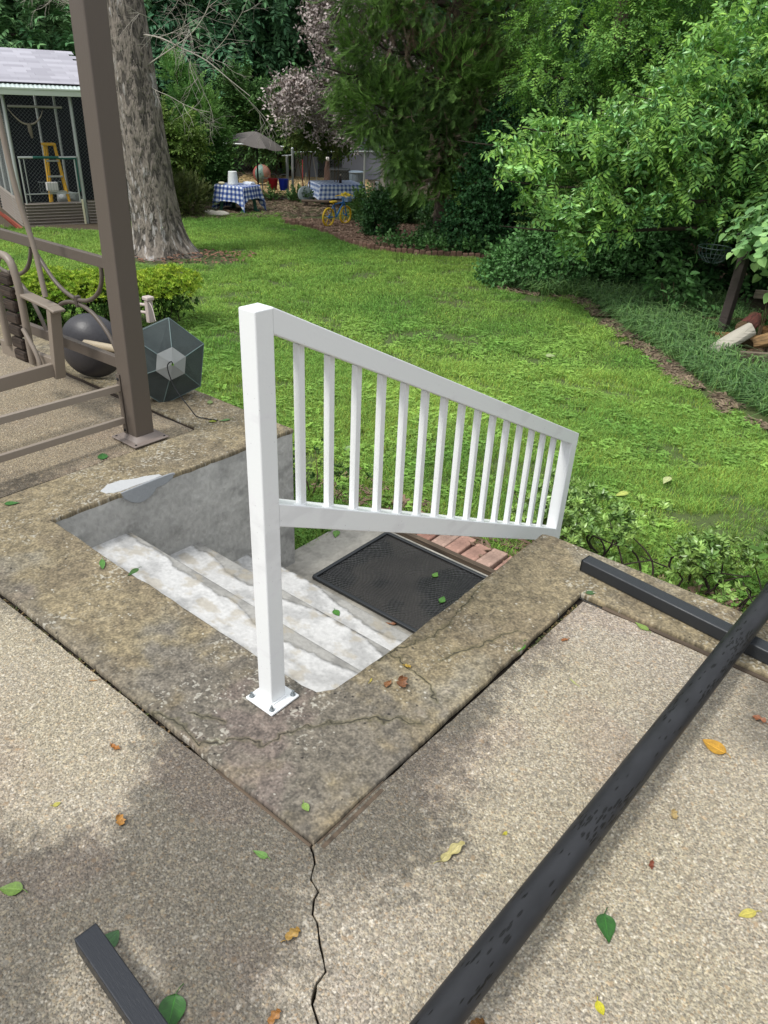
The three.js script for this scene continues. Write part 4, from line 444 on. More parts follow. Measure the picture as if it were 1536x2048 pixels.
// ---------- shrubs ----------
function stems(parent, list, m = stemM) { part('stem', list, m, parent); }
function bush(name, label, cat, f, s, blobs, n, geo, mat, c1, c2, o = {}, group) { const t = thing(name, label, cat, yard(f, s), YAW, group); const st = []; const k = o.stems ?? 5; for (let i = 0; i < k; i++) { const b = blobs[i % blobs.length], a = R() * TAU, x = b[0] + rr(-0.3, 0.3) * b[3], z = b[2] + rr(-0.3, 0.3) * b[5]; st.push(taper([V3(x * 0.7 + rr(-0.03, 0.03), -0.05, z * 0.7), V3(x * 0.9 + Math.cos(a) * b[3] * 0.15, b[1] * 0.5, z + Math.sin(a) * b[5] * 0.15), V3(b[0] + Math.cos(a) * b[3] * 0.6, b[1] + b[4] * 0.35, b[2] + Math.sin(a) * b[5] * 0.6)], [o.r ?? 0.012, (o.r ?? 0.012) * 0.7, (o.r ?? 0.012) * 0.3], 6, 4)); } stems(t, st); crown('foliage', t, blobs, n, geo, mat, c1, c2, o); return t; }
const azL = spray(21, { flat: false, n: 9, len: 0.06, L: 0.036, W: 0.014, open: 1.0, twig: 0.0016, whorl: true });
const hedgeStems = (t, L, h, n) => { const st = std('#2f261f', 0.95); for (let i = 0; i < n; i++) { const x = rr(-L / 2, L / 2), z = rr(-0.12, 0.12); part('stem', taper([V3(x, -0.05, z), V3(x + rr(-0.12, 0.12), h * 0.4, z + rr(-0.1, 0.1)), V3(x + rr(-0.25, 0.25), h * 0.85, z + rr(-0.2, 0.2))], [0.0075, 0.005, 0.0025], 6, 4), st, t); } };
{ const mid = yard(7.15, -3.5).add(yard(8.4, -2.35)).multiplyScalar(0.5); const t = thing('azalea_hedge', 'low azalea hedge with yellow-green tops beyond the left patio edge', 'hedge', V3(-6.3, -0.86, -2.6), 1.08); const L = 2.7; hedgeStems(t, L, 0.5, 46);
  const bl = []; for (let i = 0; i < 14; i++) bl.push([-L / 2 + (i + 0.5) * L / 14, 0.36 + rr(-0.03, 0.05), rr(-0.05, 0.05), 0.3, 0.15, 0.34]);
  crown('foliage', t, bl, 5200, azL, LM.soft, col3(0.24, 0.42, 0.04), col3(0.5, 0.6, 0.07), { gap: 0.22, gapSize: 0.35, up: 0.9, outw: 0.4, s0: 0.8, s1: 1.4, floor: 0.32, label: 'yellow-green new leaves' });
  crown('lower_foliage', t, bl.map((b) => [b[0], b[1] - 0.1, b[2], 0.28, 0.17, 0.32]), 2600, azL, LM.matte, col3(0.03, 0.08, 0.015), col3(0.08, 0.15, 0.03), { gap: 0.42, gapSize: 0.35, up: 0.5, s0: 0.8, s1: 1.3, label: 'darker old leaves' }); }
{ const t = thing('azalea', 'low green azalea spreading beyond the right curb next to the railing end', 'shrub', V3(0.75, -0.8, -2.45), 0.02); hedgeStems(t, 2.6, 0.25, 60);
  const bl = []; for (let i = 0; i < 12; i++) bl.push([-1.25 + i * 0.24, 0.2 + rr(-0.05, 0.05), rr(-0.14, 0.1) - (i < 3 ? 0.05 : 0), 0.22, 0.085, 0.27]);
  crown('foliage', t, bl, 1100, spray(22, { flat: false, n: 10, len: 0.07, L: 0.035, W: 0.016, open: 1.0, twig: 0.0016, whorl: true }), LM.gloss, col3(0.12, 0.23, 0.055), col3(0.3, 0.45, 0.11), { gap: 0.52, gapSize: 0.4, up: 0.8, outw: 0.4, s0: 0.7, s1: 1.3 }); }
bush('small_shrub', 'thin little shrub growing by the brick edging, seen between the balusters', 'shrub', 4.15, -0.5, [[0, 0.22, 0, 0.22, 0.18, 0.18], [-0.2, 0.16, 0.05, 0.15, 0.12, 0.15], [0.25, 0.12, 0.1, 0.18, 0.1, 0.15]], 80, azL, LM.matte, col3(0.04, 0.1, 0.02), col3(0.1, 0.17, 0.04), { gap: 0.3, gapSize: 0.3, up: 0.7, r: 0.006 });
bush('small_plant', 'young plant with larger light green leaves at the right edge beyond the curb', 'plant', 3.0, 1.98, [[0, 0.42, 0, 0.16, 0.1, 0.14], [0.15, 0.46, 0, 0.14, 0.1, 0.12]], 26, spray(23, { n: 6, len: 0.1, L: 0.09, W: 0.04, open: 1.1 }), LM.soft, col3(0.12, 0.26, 0.05), col3(0.22, 0.38, 0.08), { gap: 0, up: 0.6, r: 0.006 });
// shrubs on the left beyond the lawn
const smallL = spray(31, { n: 11, len: 0.22, L: 0.06, W: 0.034, open: 1.0 }), midL = spray(32, { n: 12, len: 0.34, L: 0.1, W: 0.05, open: 1.0, droop: 0.3 }), fineL = spray(33, { n: 16, len: 0.2, L: 0.035, W: 0.018, open: 0.9 });
bush('round_shrub', 'dark rounded evergreen shrub right of the big trunk, on the lawn edge', 'shrub', 15.95, -4.3, [[0, 0.32, 0, 0.5, 0.34, 0.45], [-0.3, 0.28, 0.1, 0.3, 0.28, 0.3]], 900, fineL, LM.matte, col3(0.035, 0.06, 0.015), col3(0.08, 0.1, 0.025), { gap: 0.25, gapSize: 0.4, up: 0.6 });
bush('yellow_green_shrub', 'yellow-green leafy shrub just right of the big trunk above the round shrub', 'shrub', 16.9, -4.75, [[-0.1, 0.95, 0, 0.5, 0.5, 0.45], [0.2, 1.3, -0.1, 0.35, 0.35, 0.35], [-0.3, 1.5, 0, 0.25, 0.4, 0.25]], 900, midL, LM.soft, col3(0.09, 0.18, 0.03), col3(0.19, 0.29, 0.05), { gap: 0.38, gapSize: 0.5, up: -0.2 });
bush('tall_shrub', 'tall loose light green shrub with an arching top left of the parasol', 'shrub', 18.9, -4.7, [[0.1, 1.4, 0, 0.5, 0.7, 0.5], [-0.1, 2.05, 0, 0.35, 0.5, 0.35], [-0.35, 2.5, 0.1, 0.16, 0.35, 0.2], [0.5, 1.1, 0, 0.3, 0.45, 0.4], [0.35, 1.75, 0, 0.25, 0.4, 0.3]], 1500, smallL, LM.soft, col3(0.09, 0.23, 0.06), col3(0.22, 0.4, 0.1), { gap: 0.4, gapSize: 0.5, up: 0.5, r: 0.02 });
bush('leafy_shrub', 'mid green leafy shrub behind the left checked table', 'shrub', 18.6, -4.8, [[0, 0.6, 0, 0.6, 0.6, 0.5], [0.25, 0.95, -0.1, 0.4, 0.5, 0.4], [-0.5, 0.95, -0.1, 0.5, 0.5, 0.4], [0.45, 0.45, 0, 0.4, 0.4, 0.4]], 1700, midL, LM.matte, col3(0.04, 0.11, 0.025), col3(0.09, 0.2, 0.05), { gap: 0.36, gapSize: 0.5, up: 0.4 });
bush('back_shrub', 'green shrub behind and above the grey parasol', 'shrub', 24.5, -3.9, [[0, 1.4, 0, 1.1, 0.9, 0.8], [-0.7, 2.0, 0, 0.7, 0.7, 0.6], [1.0, 1.9, 0, 0.7, 0.6, 0.6]], 1500, midL, LM.matte, col3(0.04, 0.11, 0.025), col3(0.1, 0.2, 0.05), { gap: 0.38, gapSize: 0.8, up: 0.4, s0: 1, s1: 1.5 });
// weeds and ivy ground cover in the bed
const ivy = spray(41, { n: 8, len: 0.16, L: 0.05, W: 0.05, open: 1.2, droop: 0.2, kind: 'leaf', flat: false }), ivyM = leafM(0.38);
const ivyMound = (name, label, f, s, blobs, n, c1 = col3(0.025, 0.075, 0.022), c2 = col3(0.06, 0.15, 0.045), o = {}) => { const t = thing(name, label, 'ivy', yard(f, s), YAW); crown('leaves', t, blobs, n, ivy, ivyM, c1, c2, { gap: 0.28, gapSize: 0.4, up: 0.3, outw: 0.9, shell: 0.35, s0: 0.7, s1: 1.3, ...o }); return t; };
ivyMound('ivy_mound', 'broad low mound of glossy ivy at the right edge of the lawn', 11.1, 2.35, [[0, 0.25, 0, 0.95, 0.4, 0.8], [0.55, 0.55, -0.1, 0.7, 0.5, 0.7], [-0.55, 0.12, 0.2, 0.6, 0.22, 0.5], [1.0, 0.4, 0.3, 0.5, 0.45, 0.5]], 2800, col3(0.05, 0.13, 0.04), col3(0.11, 0.25, 0.075));
ivyMound('ivy_column', 'narrow ivy-covered stump in the mulch bed right of the small bicycle', 14.65, -0.36, [[0, 0.3, 0, 0.2, 0.42, 0.2], [0.02, 0.1, 0, 0.26, 0.2, 0.24]], 420);
{ const t = thing('ivy_ground_cover', 'ivy spreading over the mulch bed behind the curved edging', 'ivy', yard(13, 0), YAW); t.userData.kind = 'stuff'; scatter('leaves', ivy, ivyM, 3600, () => { const f = rr(12.7, 18.5), s = rr(-0.9, 3.4); if (s < edgeSide(f) + 0.1) return null; const n = noise(f * 1.1, s * 1.4); if (n < 0.42 && f > 13.3 && f < 16) return null; const h = f > 15 ? 0.25 * n : 0.05 + 0.1 * n; return { p: V3(s, groundY(f) - groundY(13) + h * R() + 0.03, 13 - f), d: V3(rr(-0.6, 0.6), 1, rr(-0.4, 0.7)).normalize(), s: rr(0.7, 1.3), c: col3(0.035, 0.1, 0.028).lerp(col3(0.1, 0.21, 0.06), R()) }; }, t); }
bush('weedy_shrub', 'light green low shrub behind the small bicycle by the right checked table', 'shrub', 16.6, -0.6, [[0, 0.2, 0, 0.4, 0.26, 0.35], [0.5, 0.25, 0.1, 0.4, 0.3, 0.4]], 600, smallL, LM.matte, col3(0.06, 0.14, 0.03), col3(0.14, 0.25, 0.06), { gap: 0.3, gapSize: 0.4, up: 0.5 });
bush('fence_weeds', 'low leafy weeds at the foot of the wire fence between the tables', 'weeds', 19.0, -2.35, [[0, 0.05, 0, 0.3, 0.07, 0.15], [-0.65, 0.05, 0, 0.12, 0.08, 0.1]], 90, smallL, LM.matte, col3(0.05, 0.12, 0.03), col3(0.1, 0.2, 0.05), { gap: 0.25, gapSize: 0.4, up: 0.6 });

// ---------- trees ----------
function tree(name, label, f, s, o, group) { // o: h, r, blobs, n, geo, mat, c1, c2
  const t = thing(name, label, 'tree', yard(f, s), YAW, group), top = o.h ?? 6, r = o.r ?? 0.15, bx = o.lean ?? 0, limbs = [taper([V3(0, -0.2, 0), V3(bx * 0.3, top * 0.35, 0.05), V3(bx * 0.7, top * 0.7, -0.05), V3(bx, top, 0)], [r * 1.3, r, r * 0.75, r * 0.4], 12, 6, (u, a) => 1 + 0.12 * Math.sin(a * TAU * 4 + u * 9))];
  part('trunk', limbs, o.bark ?? darkBark, t); const br = [];
  for (const b of o.blobs) { const y0 = clamp(b[1] - b[4] * 0.5, top * 0.2, top * 0.92), q = y0 / top; br.push(taper([V3(bx * q, y0, 0), V3(mix(bx * q, b[0], 0.5), mix(y0, b[1], 0.55) + 0.1, b[2] * 0.5), V3(b[0], b[1], b[2]), V3(b[0] + (b[0] - bx * q) * 0.25, b[1] + b[4] * 0.3, b[2] * 1.2)], [r * 0.42, r * 0.28, r * 0.16, r * 0.05], 6, 4)); } part('limb', br, o.bark ?? darkBark, t);
  crown('crown', t, o.blobs, o.n, o.geo, o.mat, o.c1, o.c2, o); return t;
}
// cedar with feathery sprays
const frond = (seed) => { const q = rng(seed), pos = [], col = []; for (let i = 0; i < 46; i++) { const t = Math.pow(q(), 0.8), a = V3(0.03 * Math.sin(t * 6 + seed), t * 0.34, 0.03 * Math.cos(t * 5)), az = q() * TAU, o = 0.35 + 0.4 * q(), d = V3(Math.cos(az) * Math.sin(o), Math.cos(o), 0.35 * Math.sin(az) * Math.sin(o)).normalize(), L = 0.07 + 0.05 * q(), s = V3(0, 0, 0).crossVectors(d, V3(q() - 0.5, q() - 0.5, 1)).normalize().multiplyScalar(0.005), e = a.clone().addScaledVector(d, L), v = 0.75 + 0.5 * q(); for (const p of [a.clone().add(s), a.clone().sub(s), e]) { pos.push(p.x, p.y, p.z); col.push(v, v, v); } } const g = new THREE.BufferGeometry(); g.setAttribute('position', new THREE.Float32BufferAttribute(pos, 3)); g.setAttribute('color', new THREE.Float32BufferAttribute(col, 3)); g.computeVertexNormals(); g.userData.flat = true; return g; };
tree('cedar_tree', 'feathery dark green cedar with drooping branches over the mulch bed', 14.4, 0.9, { h: 7.5, r: 0.2, n: 7000, geo: frond(5), mat: LM.matte, c1: col3(0.08, 0.15, 0.045), c2: col3(0.24, 0.42, 0.09), gap: 0.55, gapSize: 0.6, up: 0.1, outw: 0.75, shell: 0.7, s0: 0.65, s1: 1.2, patch: 1.3,
  blobs: [[-0.4, 2.6, 0.3, 1.0, 0.55, 0.9], [-1.15, 2.9, 0.4, 0.8, 0.5, 0.7], [-1.75, 2.55, 0.5, 0.55, 0.3, 0.5], [-1.2, 2.1, 0.6, 0.7, 0.4, 0.6], [-0.55, 1.75, 0.6, 0.8, 0.4, 0.6], [-0.95, 1.45, 0.7, 0.55, 0.25, 0.5], [0.4, 2.4, 0.3, 0.8, 0.6, 0.8], [0.2, 1.7, 0.5, 0.7, 0.45, 0.6], [-0.3, 1.25, 0.6, 0.55, 0.3, 0.5], [-0.5, 3.6, 0.2, 1.0, 0.5, 0.9], [-1.4, 3.7, 0.3, 0.8, 0.45, 0.7], [0.6, 3.5, 0.2, 0.9, 0.6, 0.8], [-0.1, 4.6, 0, 1.1, 0.7, 1.0], [0.0, 5.8, 0, 0.9, 0.9, 0.9], [0.2, 0.85, 0.6, 0.4, 0.35, 0.4]] });
{ const c = scene.children[scene.children.length - 1]; crown('twigs', c, [[-0.4, 2.4, 0.3, 1.2, 0.9, 0.9], [0.3, 1.7, 0.4, 0.9, 0.6, 0.7], [-0.5, 3.6, 0.1, 1.3, 0.7, 0.9], [-0.1, 1.1, 0.5, 0.7, 0.4, 0.5]], 600, frond(9), LM.dead, col3(0.16, 0.11, 0.07), col3(0.26, 0.2, 0.15), { gap: 0.45, gapSize: 0.6, up: 0, shell: 0.9, s0: 0.7, s1: 1.3 }); }
// withered tree behind it
const witherL = spray(51, { flat: false, n: 14, len: 0.3, L: 0.07, W: 0.04, open: 1.5, droop: 0.4, twig: 0.004, vary: 0.35 });
tree('withered_tree', 'tree with hanging withered pinkish grey leaves behind the cedar', 18.4, -0.3, { h: 5.2, r: 0.08, lean: -0.3, n: 1400, geo: witherL, mat: LM.dead, c1: col3(0.22, 0.18, 0.17), c2: col3(0.46, 0.4, 0.38), gap: 0.44, gapSize: 0.9, up: -0.3, outw: 0.5, shell: 0.8, bark: twigM, blobs: [[-1.7, 2.1, 0.2, 0.75, 0.55, 0.6], [-2.1, 2.35, 0.2, 0.45, 0.4, 0.5], [-1.2, 1.75, 0.2, 0.55, 0.4, 0.5], [-1.1, 3.4, 0.1, 0.7, 0.7, 0.6], [-0.8, 2.7, 0.2, 0.7, 0.6, 0.6], [-0.3, 3.7, 0, 0.8, 0.6, 0.6], [-0.2, 2.3, 0, 0.6, 0.6, 0.5], [-1.2, 4.1, 0, 0.6, 0.5, 0.5], [0.5, 3.0, 0, 0.6, 0.5, 0.5]] });
bush('sapling', 'green and yellow sapling leaves hanging in front of the shed door top', 'shrub', 19.3, -1.9, [[-0.2, 1.55, 0, 0.5, 0.32, 0.4], [0.4, 1.5, 0, 0.4, 0.35, 0.4], [-0.5, 1.75, 0, 0.35, 0.3, 0.3]], 420, midL, LM.soft, col3(0.07, 0.14, 0.03), col3(0.22, 0.27, 0.07), { gap: 0.36, gapSize: 0.5, up: -0.1, r: 0.015 });
// ivy-clad mass below the cedar
ivyMound('ivy_thicket', 'tall dark thicket smothered in ivy between the cedar and the big-leaved tree', 13.7, 2.0, [[0, 0.6, 0.1, 0.85, 0.75, 0.7], [-0.4, 1.2, 0.3, 0.6, 0.7, 0.6], [0.4, 1.2, 0.1, 0.8, 0.9, 0.8], [-0.1, 1.9, 0, 0.55, 0.5, 0.6], [0.9, 0.6, 0.2, 0.7, 0.7, 0.6], [-0.8, 0.4, 0.4, 0.45, 0.45, 0.4]], 5600, col3(0.022, 0.075, 0.026), col3(0.06, 0.16, 0.055));
// big-leaved tree reaching in from the right
const bigL = spray(61, { n: 12, len: 0.24, L: 0.07, W: 0.033, open: 1.15, droop: 0.55, twig: 0.003, tip: 0.5 }), bigL2 = spray(62, { n: 9, len: 0.16, L: 0.075, W: 0.036, open: 1.2, droop: 0.6, twig: 0.003, whorl: true, tip: 0.7 });
{ const X = -1.85, o = { h: 4.6, r: 0.1, lean: -0.4, n: 2300, geo: bigL, mat: LM.soft, c1: col3(0.07, 0.19, 0.045), c2: col3(0.28, 0.52, 0.13), gap: 0.53, gapSize: 0.45, up: -0.5, outw: 0.75, s0: 0.7, s1: 1.2, shell: 0.9, patch: 1.2,
  blobs: [[-2.05, 1.8, 0.4, 0.5, 0.22, 0.5], [-1.55, 1.95, 0.4, 0.6, 0.25, 0.6], [-1.0, 1.95, 0.3, 0.6, 0.28, 0.6], [-1.75, 1.45, 0.5, 0.45, 0.2, 0.5], [-1.3, 1.3, 0.5, 0.5, 0.22, 0.5], [-0.7, 1.6, 0.3, 0.6, 0.35, 0.6], [-0.2, 2.0, 0.3, 0.6, 0.4, 0.6], [-0.6, 2.3, 0.2, 0.6, 0.3, 0.6], [0.4, 1.9, 0.3, 0.6, 0.5, 0.6], [0.1, 2.7, 0, 0.8, 0.5, 0.7], [0.9, 2.6, 0.2, 0.7, 0.5, 0.7], [-1.6, 0.98, 0.5, 0.3, 0.15, 0.3], [0.3, 1.35, 0.3, 0.6, 0.35, 0.5], [1.2, 1.7, 0.3, 0.6, 0.5, 0.5]].map((q) => [q[0] + X, ...q.slice(1)]) };
  const t = tree('big_leaved_tree', 'tree with large bright oval leaves on branches reaching left over the lawn edge', 9.6, 5.45, o); crown('crown', t, o.blobs, 1500, bigL2, LM.gloss, col3(0.07, 0.19, 0.06), col3(0.25, 0.48, 0.15), o); }
// privet-like tree above
tree('small_leaved_tree', 'dense small-leaved light green tree behind the big-leaved one', 12.6, 3.0, { h: 6.5, r: 0.13, n: 5200, geo: spray(63, { n: 14, len: 0.26, L: 0.045, W: 0.023, open: 1.0, tip: 0.5 }), mat: LM.soft, c1: col3(0.08, 0.2, 0.05), c2: col3(0.29, 0.53, 0.11), gap: 0.48, gapSize: 0.5, up: -0.3, patch: 1.2, s0: 0.8, s1: 1.3, blobs: [[-0.5, 3.2, 0.2, 1.0, 0.6, 0.8], [0.5, 3.0, 0.3, 0.9, 0.6, 0.8], [-0.9, 2.6, 0.3, 0.7, 0.5, 0.6], [0.2, 2.3, 0.3, 0.9, 0.5, 0.7], [-0.3, 4.1, 0, 1.1, 0.7, 0.9], [1.0, 4.0, 0, 1.0, 0.7, 0.9], [1.5, 2.6, 0, 0.9, 0.8, 0.8], [0.4, 5.2, 0, 1.2, 0.9, 1.0]] });
bush('undergrowth_shrub', 'olive green twiggy shrub under the big-leaved tree, above the ivy mound', 'shrub', 11.9, 2.95, [[0, 1.1, 0, 0.7, 0.5, 0.5], [-0.5, 0.9, 0.2, 0.5, 0.4, 0.4], [0.6, 1.3, 0, 0.6, 0.5, 0.5], [0.1, 1.6, -0.1, 0.6, 0.4, 0.5]], 1300, spray(64, { n: 12, len: 0.26, L: 0.05, W: 0.022, open: 1.0 }), LM.matte, col3(0.04, 0.085, 0.018), col3(0.1, 0.16, 0.035), { gap: 0.4, gapSize: 0.5, up: 0.2, stems: 14, r: 0.014 });
// vines with heart-shaped leaves at the right edge
const vineL = spray(71, { n: 7, len: 0.34, L: 0.075, W: 0.07, open: 1.5, droop: 0.5, twig: 0.003, kind: 'heart', tip: 0.4 });
bush('heart_leaved_vine', 'vine with pale heart-shaped leaves hanging at the right edge', 'vine', 8.4, 4.25, [[0, 1.6, 0.2, 0.5, 0.4, 0.3], [0.4, 1.3, 0.3, 0.5, 0.6, 0.3], [-0.3, 1.3, 0.3, 0.35, 0.4, 0.25], [0.1, 0.95, 0.4, 0.4, 0.35, 0.25], [0.5, 0.8, 0.3, 0.4, 0.5, 0.3], [0.2, 2.1, 0.2, 0.7, 0.45, 0.3]], 520, vineL, LM.soft, col3(0.12, 0.28, 0.1), col3(0.32, 0.55, 0.24), { gap: 0.3, gapSize: 0.5, up: -0.9, shell: 0.8, stems: 10, r: 0.006 });
tree('right_edge_tree', 'leafy tree filling the upper right corner above the vine', 10.2, 5.6, { h: 6, r: 0.13, n: 3000, geo: spray(65, { n: 10, len: 0.24, L: 0.075, W: 0.038, open: 1.1, droop: 0.4, tip: 0.4 }), mat: LM.soft, c1: col3(0.07, 0.2, 0.06), c2: col3(0.27, 0.51, 0.14), gap: 0.48, gapSize: 0.5, up: -0.5, patch: 1.2, shell: 0.8, blobs: [[-0.8, 2.9, 0.4, 0.9, 0.6, 0.7], [-0.2, 2.2, 0.4, 0.9, 0.6, 0.7], [0.5, 2.9, 0.2, 0.9, 0.8, 0.8], [0.3, 1.5, 0.3, 0.9, 0.6, 0.7], [-1.2, 2.2, 0.3, 0.5, 0.4, 0.5], [0, 3.9, 0, 1.3, 0.9, 1.0], [-1.3, 3.6, 0.2, 0.8, 0.6, 0.7], [0.2, 5.0, 0, 1.3, 0.9, 1.1]] });
bush('dark_thicket', 'dark leafy thicket in deep shade behind the wire basket', 'shrub', 11.0, 4.5, [[0, 0.8, 0, 1.0, 0.8, 0.6], [0.9, 1.0, 0, 0.9, 0.9, 0.6], [-0.7, 0.6, 0.1, 0.6, 0.6, 0.5]], 1500, midL, LM.matte, col3(0.03, 0.1, 0.03), col3(0.09, 0.22, 0.06), { gap: 0.36, gapSize: 0.5, up: 0.2 });
bush('leafy_weed', 'dark green leafy weed at the back of the border grass', 'weeds', 9.3, 3.35, [[0, 0.35, 0, 0.25, 0.32, 0.25], [0.2, 0.2, 0.1, 0.25, 0.2, 0.25]], 90, spray(66, { n: 6, len: 0.16, L: 0.075, W: 0.045, open: 1.3, droop: 0.6 }), LM.matte, col3(0.04, 0.11, 0.03), col3(0.08, 0.18, 0.05), { gap: 0.1, up: 0.4, r: 0.008 });
// the woods behind
const woodA = spray(81, { n: 18, len: 0.7, L: 0.17, W: 0.085, open: 1.1, droop: 0.3, twig: 0 }), woodB = spray(82, { n: 16, len: 0.6, L: 0.22, W: 0.09, open: 1.2, droop: 0.5, twig: 0 });
const WOODS = 'trees of the dark woods behind the yard', wl = 'tall leafy tree in the dark woods behind the yard', wq = rng(909);
const spots = []; for (let i = 0; i < 13; i++) spots.push([27 + wq() * 4, -21 + i * 2.35 + wq() * 1.2, 0]); for (let i = 0; i < 12; i++) spots.push([34 + wq() * 5, -26 + i * 3.6 + wq() * 1.5, 1]); for (let i = 0; i < 9; i++) spots.push([15.5 + wq() * 5, 3.4 + i * 1.5 + wq(), 2]); for (let i = 0; i < 5; i++) spots.push([9 + i * 1.4, 8 + wq() * 3, 2]);
spots.forEach(([f, s, row], i) => { const bl = [], k = row === 2 ? 0.62 : 1; for (let j = 0; j < 9; j++) { const y = (1.0 + j * 1.05) * k, q = 1.2 + 0.9 * Math.sin((j / 9) * 3.1); bl.push([(wq() - 0.5) * 2.2 * k, y + wq() * 0.5, (wq() - 0.3) * 1.4 * k, q * k, 0.85 * k, q * 0.8 * k]); }
  const tint = wq(); tree('woodland_tree', row === 2 ? 'leafy tree in the thick shade behind the right-hand shrubs' : wl, f, s, { h: 9.5 * k, r: 0.22 * k, n: row === 1 ? 900 : 1250, geo: i % 2 ? woodA : woodB, mat: LM.matte, c1: col3(0.04, 0.12, 0.06).lerp(col3(0.06, 0.14, 0.045), tint), c2: col3(0.11, 0.27, 0.13).lerp(col3(0.17, 0.32, 0.09), tint), gap: 0.36, gapSize: 1.6, up: -0.4, outw: 0.6, s0: 0.8 * k, s1: 1.35 * k, shell: 0.6, patch: 1.1, front: 0.5, blobs: bl }, row === 2 ? 'trees in the shade behind the right-hand shrubs' : WOODS); });
tree('kennel_tree', 'light green leafy tree rising directly behind the kennel roof', 21.5, -10.6, { h: 7, r: 0.2, n: 1900, geo: woodB, mat: LM.matte, c1: col3(0.06, 0.16, 0.06), c2: col3(0.15, 0.28, 0.1), gap: 0.34, gapSize: 1.2, up: 0, s0: 0.6, s1: 1.0, patch: 1, blobs: [[0, 2.6, 0, 1.6, 1.0, 1.0], [-1.5, 3.2, 0, 1.4, 1.0, 1.0], [1.3, 3.3, 0, 1.3, 1.0, 1.0], [0, 4.4, 0, 1.8, 1.1, 1.2], [2.2, 2.4, 0.2, 1.0, 0.9, 0.8], [-0.5, 1.4, 0.2, 1.6, 0.8, 0.8]] });
{ const t = thing('woodland_undergrowth', 'dark leafy undergrowth at the foot of the woods', 'undergrowth', V3(0, 0, 0)); t.userData.kind = 'stuff'; delete t.userData.category; scatter('leaves', woodA, LM.matte, 4200, () => { const f = rr(24, 40), s = rr(-0.75, 0.7) * f, h = Math.pow(R(), 1.5) * 2.2; if (f < 27 && s > -4.6 && s < 1) return null; if (f < 26 && s < -8) return null; return { p: yard(f, s, h), d: V3(rr(-0.8, 0.8), 1, rr(-0.8, 0.8)).normalize(), s: rr(0.6, 1.2), c: col3(0.02, 0.055, 0.025).lerp(col3(0.05, 0.11, 0.045), R()) }; }, t);
  scatter('leaves', woodA, LM.matte, 2600, () => { const f = rr(12, 24), s = 2.6 + R() * 9, h = Math.pow(R(), 1.2) * 2.2; return { p: yard(f, s, h), d: V3(rr(-0.8, 0.8), 1, rr(-0.8, 0.8)).normalize(), s: rr(0.35, 0.8), c: col3(0.02, 0.055, 0.02).lerp(col3(0.05, 0.11, 0.035), R()) }; }, t); }
{ const t = thing('fallen_branch', 'bare grey twiggy branch lying on the litter in front of the ivy thicket', 'branch', yard(12.3, 1.75, 0.08), YAW), g = []; const br = (a, d, L, r, k) => { const pts = [a.clone()]; let p = a.clone(); for (let i = 0; i < 4; i++) { d = d.clone().add(rndDir().multiplyScalar(0.25)).normalize(); d.y = clamp(d.y, -0.1, 0.45); p = p.clone().addScaledVector(d, L / 4); pts.push(p); } g.push(taper(pts, [r, r * 0.7, r * 0.3], 6, 3)); if (k) for (let i = 1; i < 4; i++) br(pts[i], d.clone().add(rndDir().multiplyScalar(0.8)).normalize(), L * 0.5, r * 0.55, k - 1); }; br(V3(0.4, 0, 0), V3(-1, 0.15, 0.1), 0.9, 0.012, 2); br(V3(0.35, 0, 0.05), V3(-0.7, 0.4, 0.1), 0.6, 0.009, 2); part('twigs', g, twigM, t); }

// ---------- curved bed edging ----------
{ const t = thing('bed_edging', 'curved low edging of brown scalloped blocks in front of the mulch bed', 'edging'), pts = bedEdge.slice(0, 9).map(([f, s]) => yard(f, s)), c = new THREE.CatmullRomCurve3(pts), L = c.getLength(), n = Math.floor(L / 0.1); const gs = [0, 1].map(() => box(0.094, 0.12, 0.045, 0, 0.03, 0, 0.022)), ms = ['#6f5446', '#624a3d', '#7b6152'].map((k) => std(k, 0.95)); for (let i = 0; i < n; i++) { const u = i / n, p = c.getPointAt(u), d = c.getTangentAt(u), m = part('block', gs[i % 2], ms[Math.floor(R() * 3)], t); m.position.copy(p).add(V3(0, rr(-0.015, 0.015), 0)); m.rotation.y = Math.atan2(-d.z, d.x) + rr(-0.06, 0.06); m.rotation.x = rr(-0.08, 0.08); } }

// ---------- kennel on the left ----------
const kp = yard(13.81, -6.57), kAng = Math.atan2(-(yard(14.43, -5.64).z - kp.z), yard(14.43, -5.64).x - kp.x); // local x runs along the front, z towards the lawn
const galv = std('#b9bdbb', 0.45, { metalness: 0.55 }), wireM = std('#8b9290', 0.5, { metalness: 0.5 });
function chainLink(w, h, x0, y0, z0, sp = 0.062, r = 0.0016) { const g = [], tri = new THREE.CylinderGeometry(r, r, 1, 3, 1, true).rotateX(Math.PI / 2); for (const sgn of [1, -1]) for (let c = -h; c < w; c += sp) { let a, b; if (sgn > 0) { a = [Math.max(0, c), Math.max(0, -c)]; b = [Math.min(w, c + h), Math.min(h, w - c)]; } else { a = [Math.max(0, c), Math.min(h, h + c)]; b = [Math.min(w, c + h), Math.max(0, h - (w - c))]; } if (Math.hypot(b[0] - a[0], b[1] - a[1]) < 0.03) continue; const A = V3(x0 + a[0], y0 + a[1], z0 + sgn * 0.001), B = V3(x0 + b[0], y0 + b[1], z0 + sgn * 0.001); g.push(between(tri.clone().scale(1, 1, A.distanceTo(B)), A, B)); } return merge(g); }
function corrugated(w, h, pitch, amp, across = true) { const g = new THREE.PlaneGeometry(w, h, across ? 2 : Math.ceil(w / pitch) * 8, across ? Math.ceil(h / pitch) * 8 : 2), p = g.attributes.position; for (let i = 0; i < p.count; i++) p.setZ(i, amp * Math.sin((across ? p.getY(i) : p.getX(i)) / pitch * TAU)); g.computeVertexNormals(); return g; }
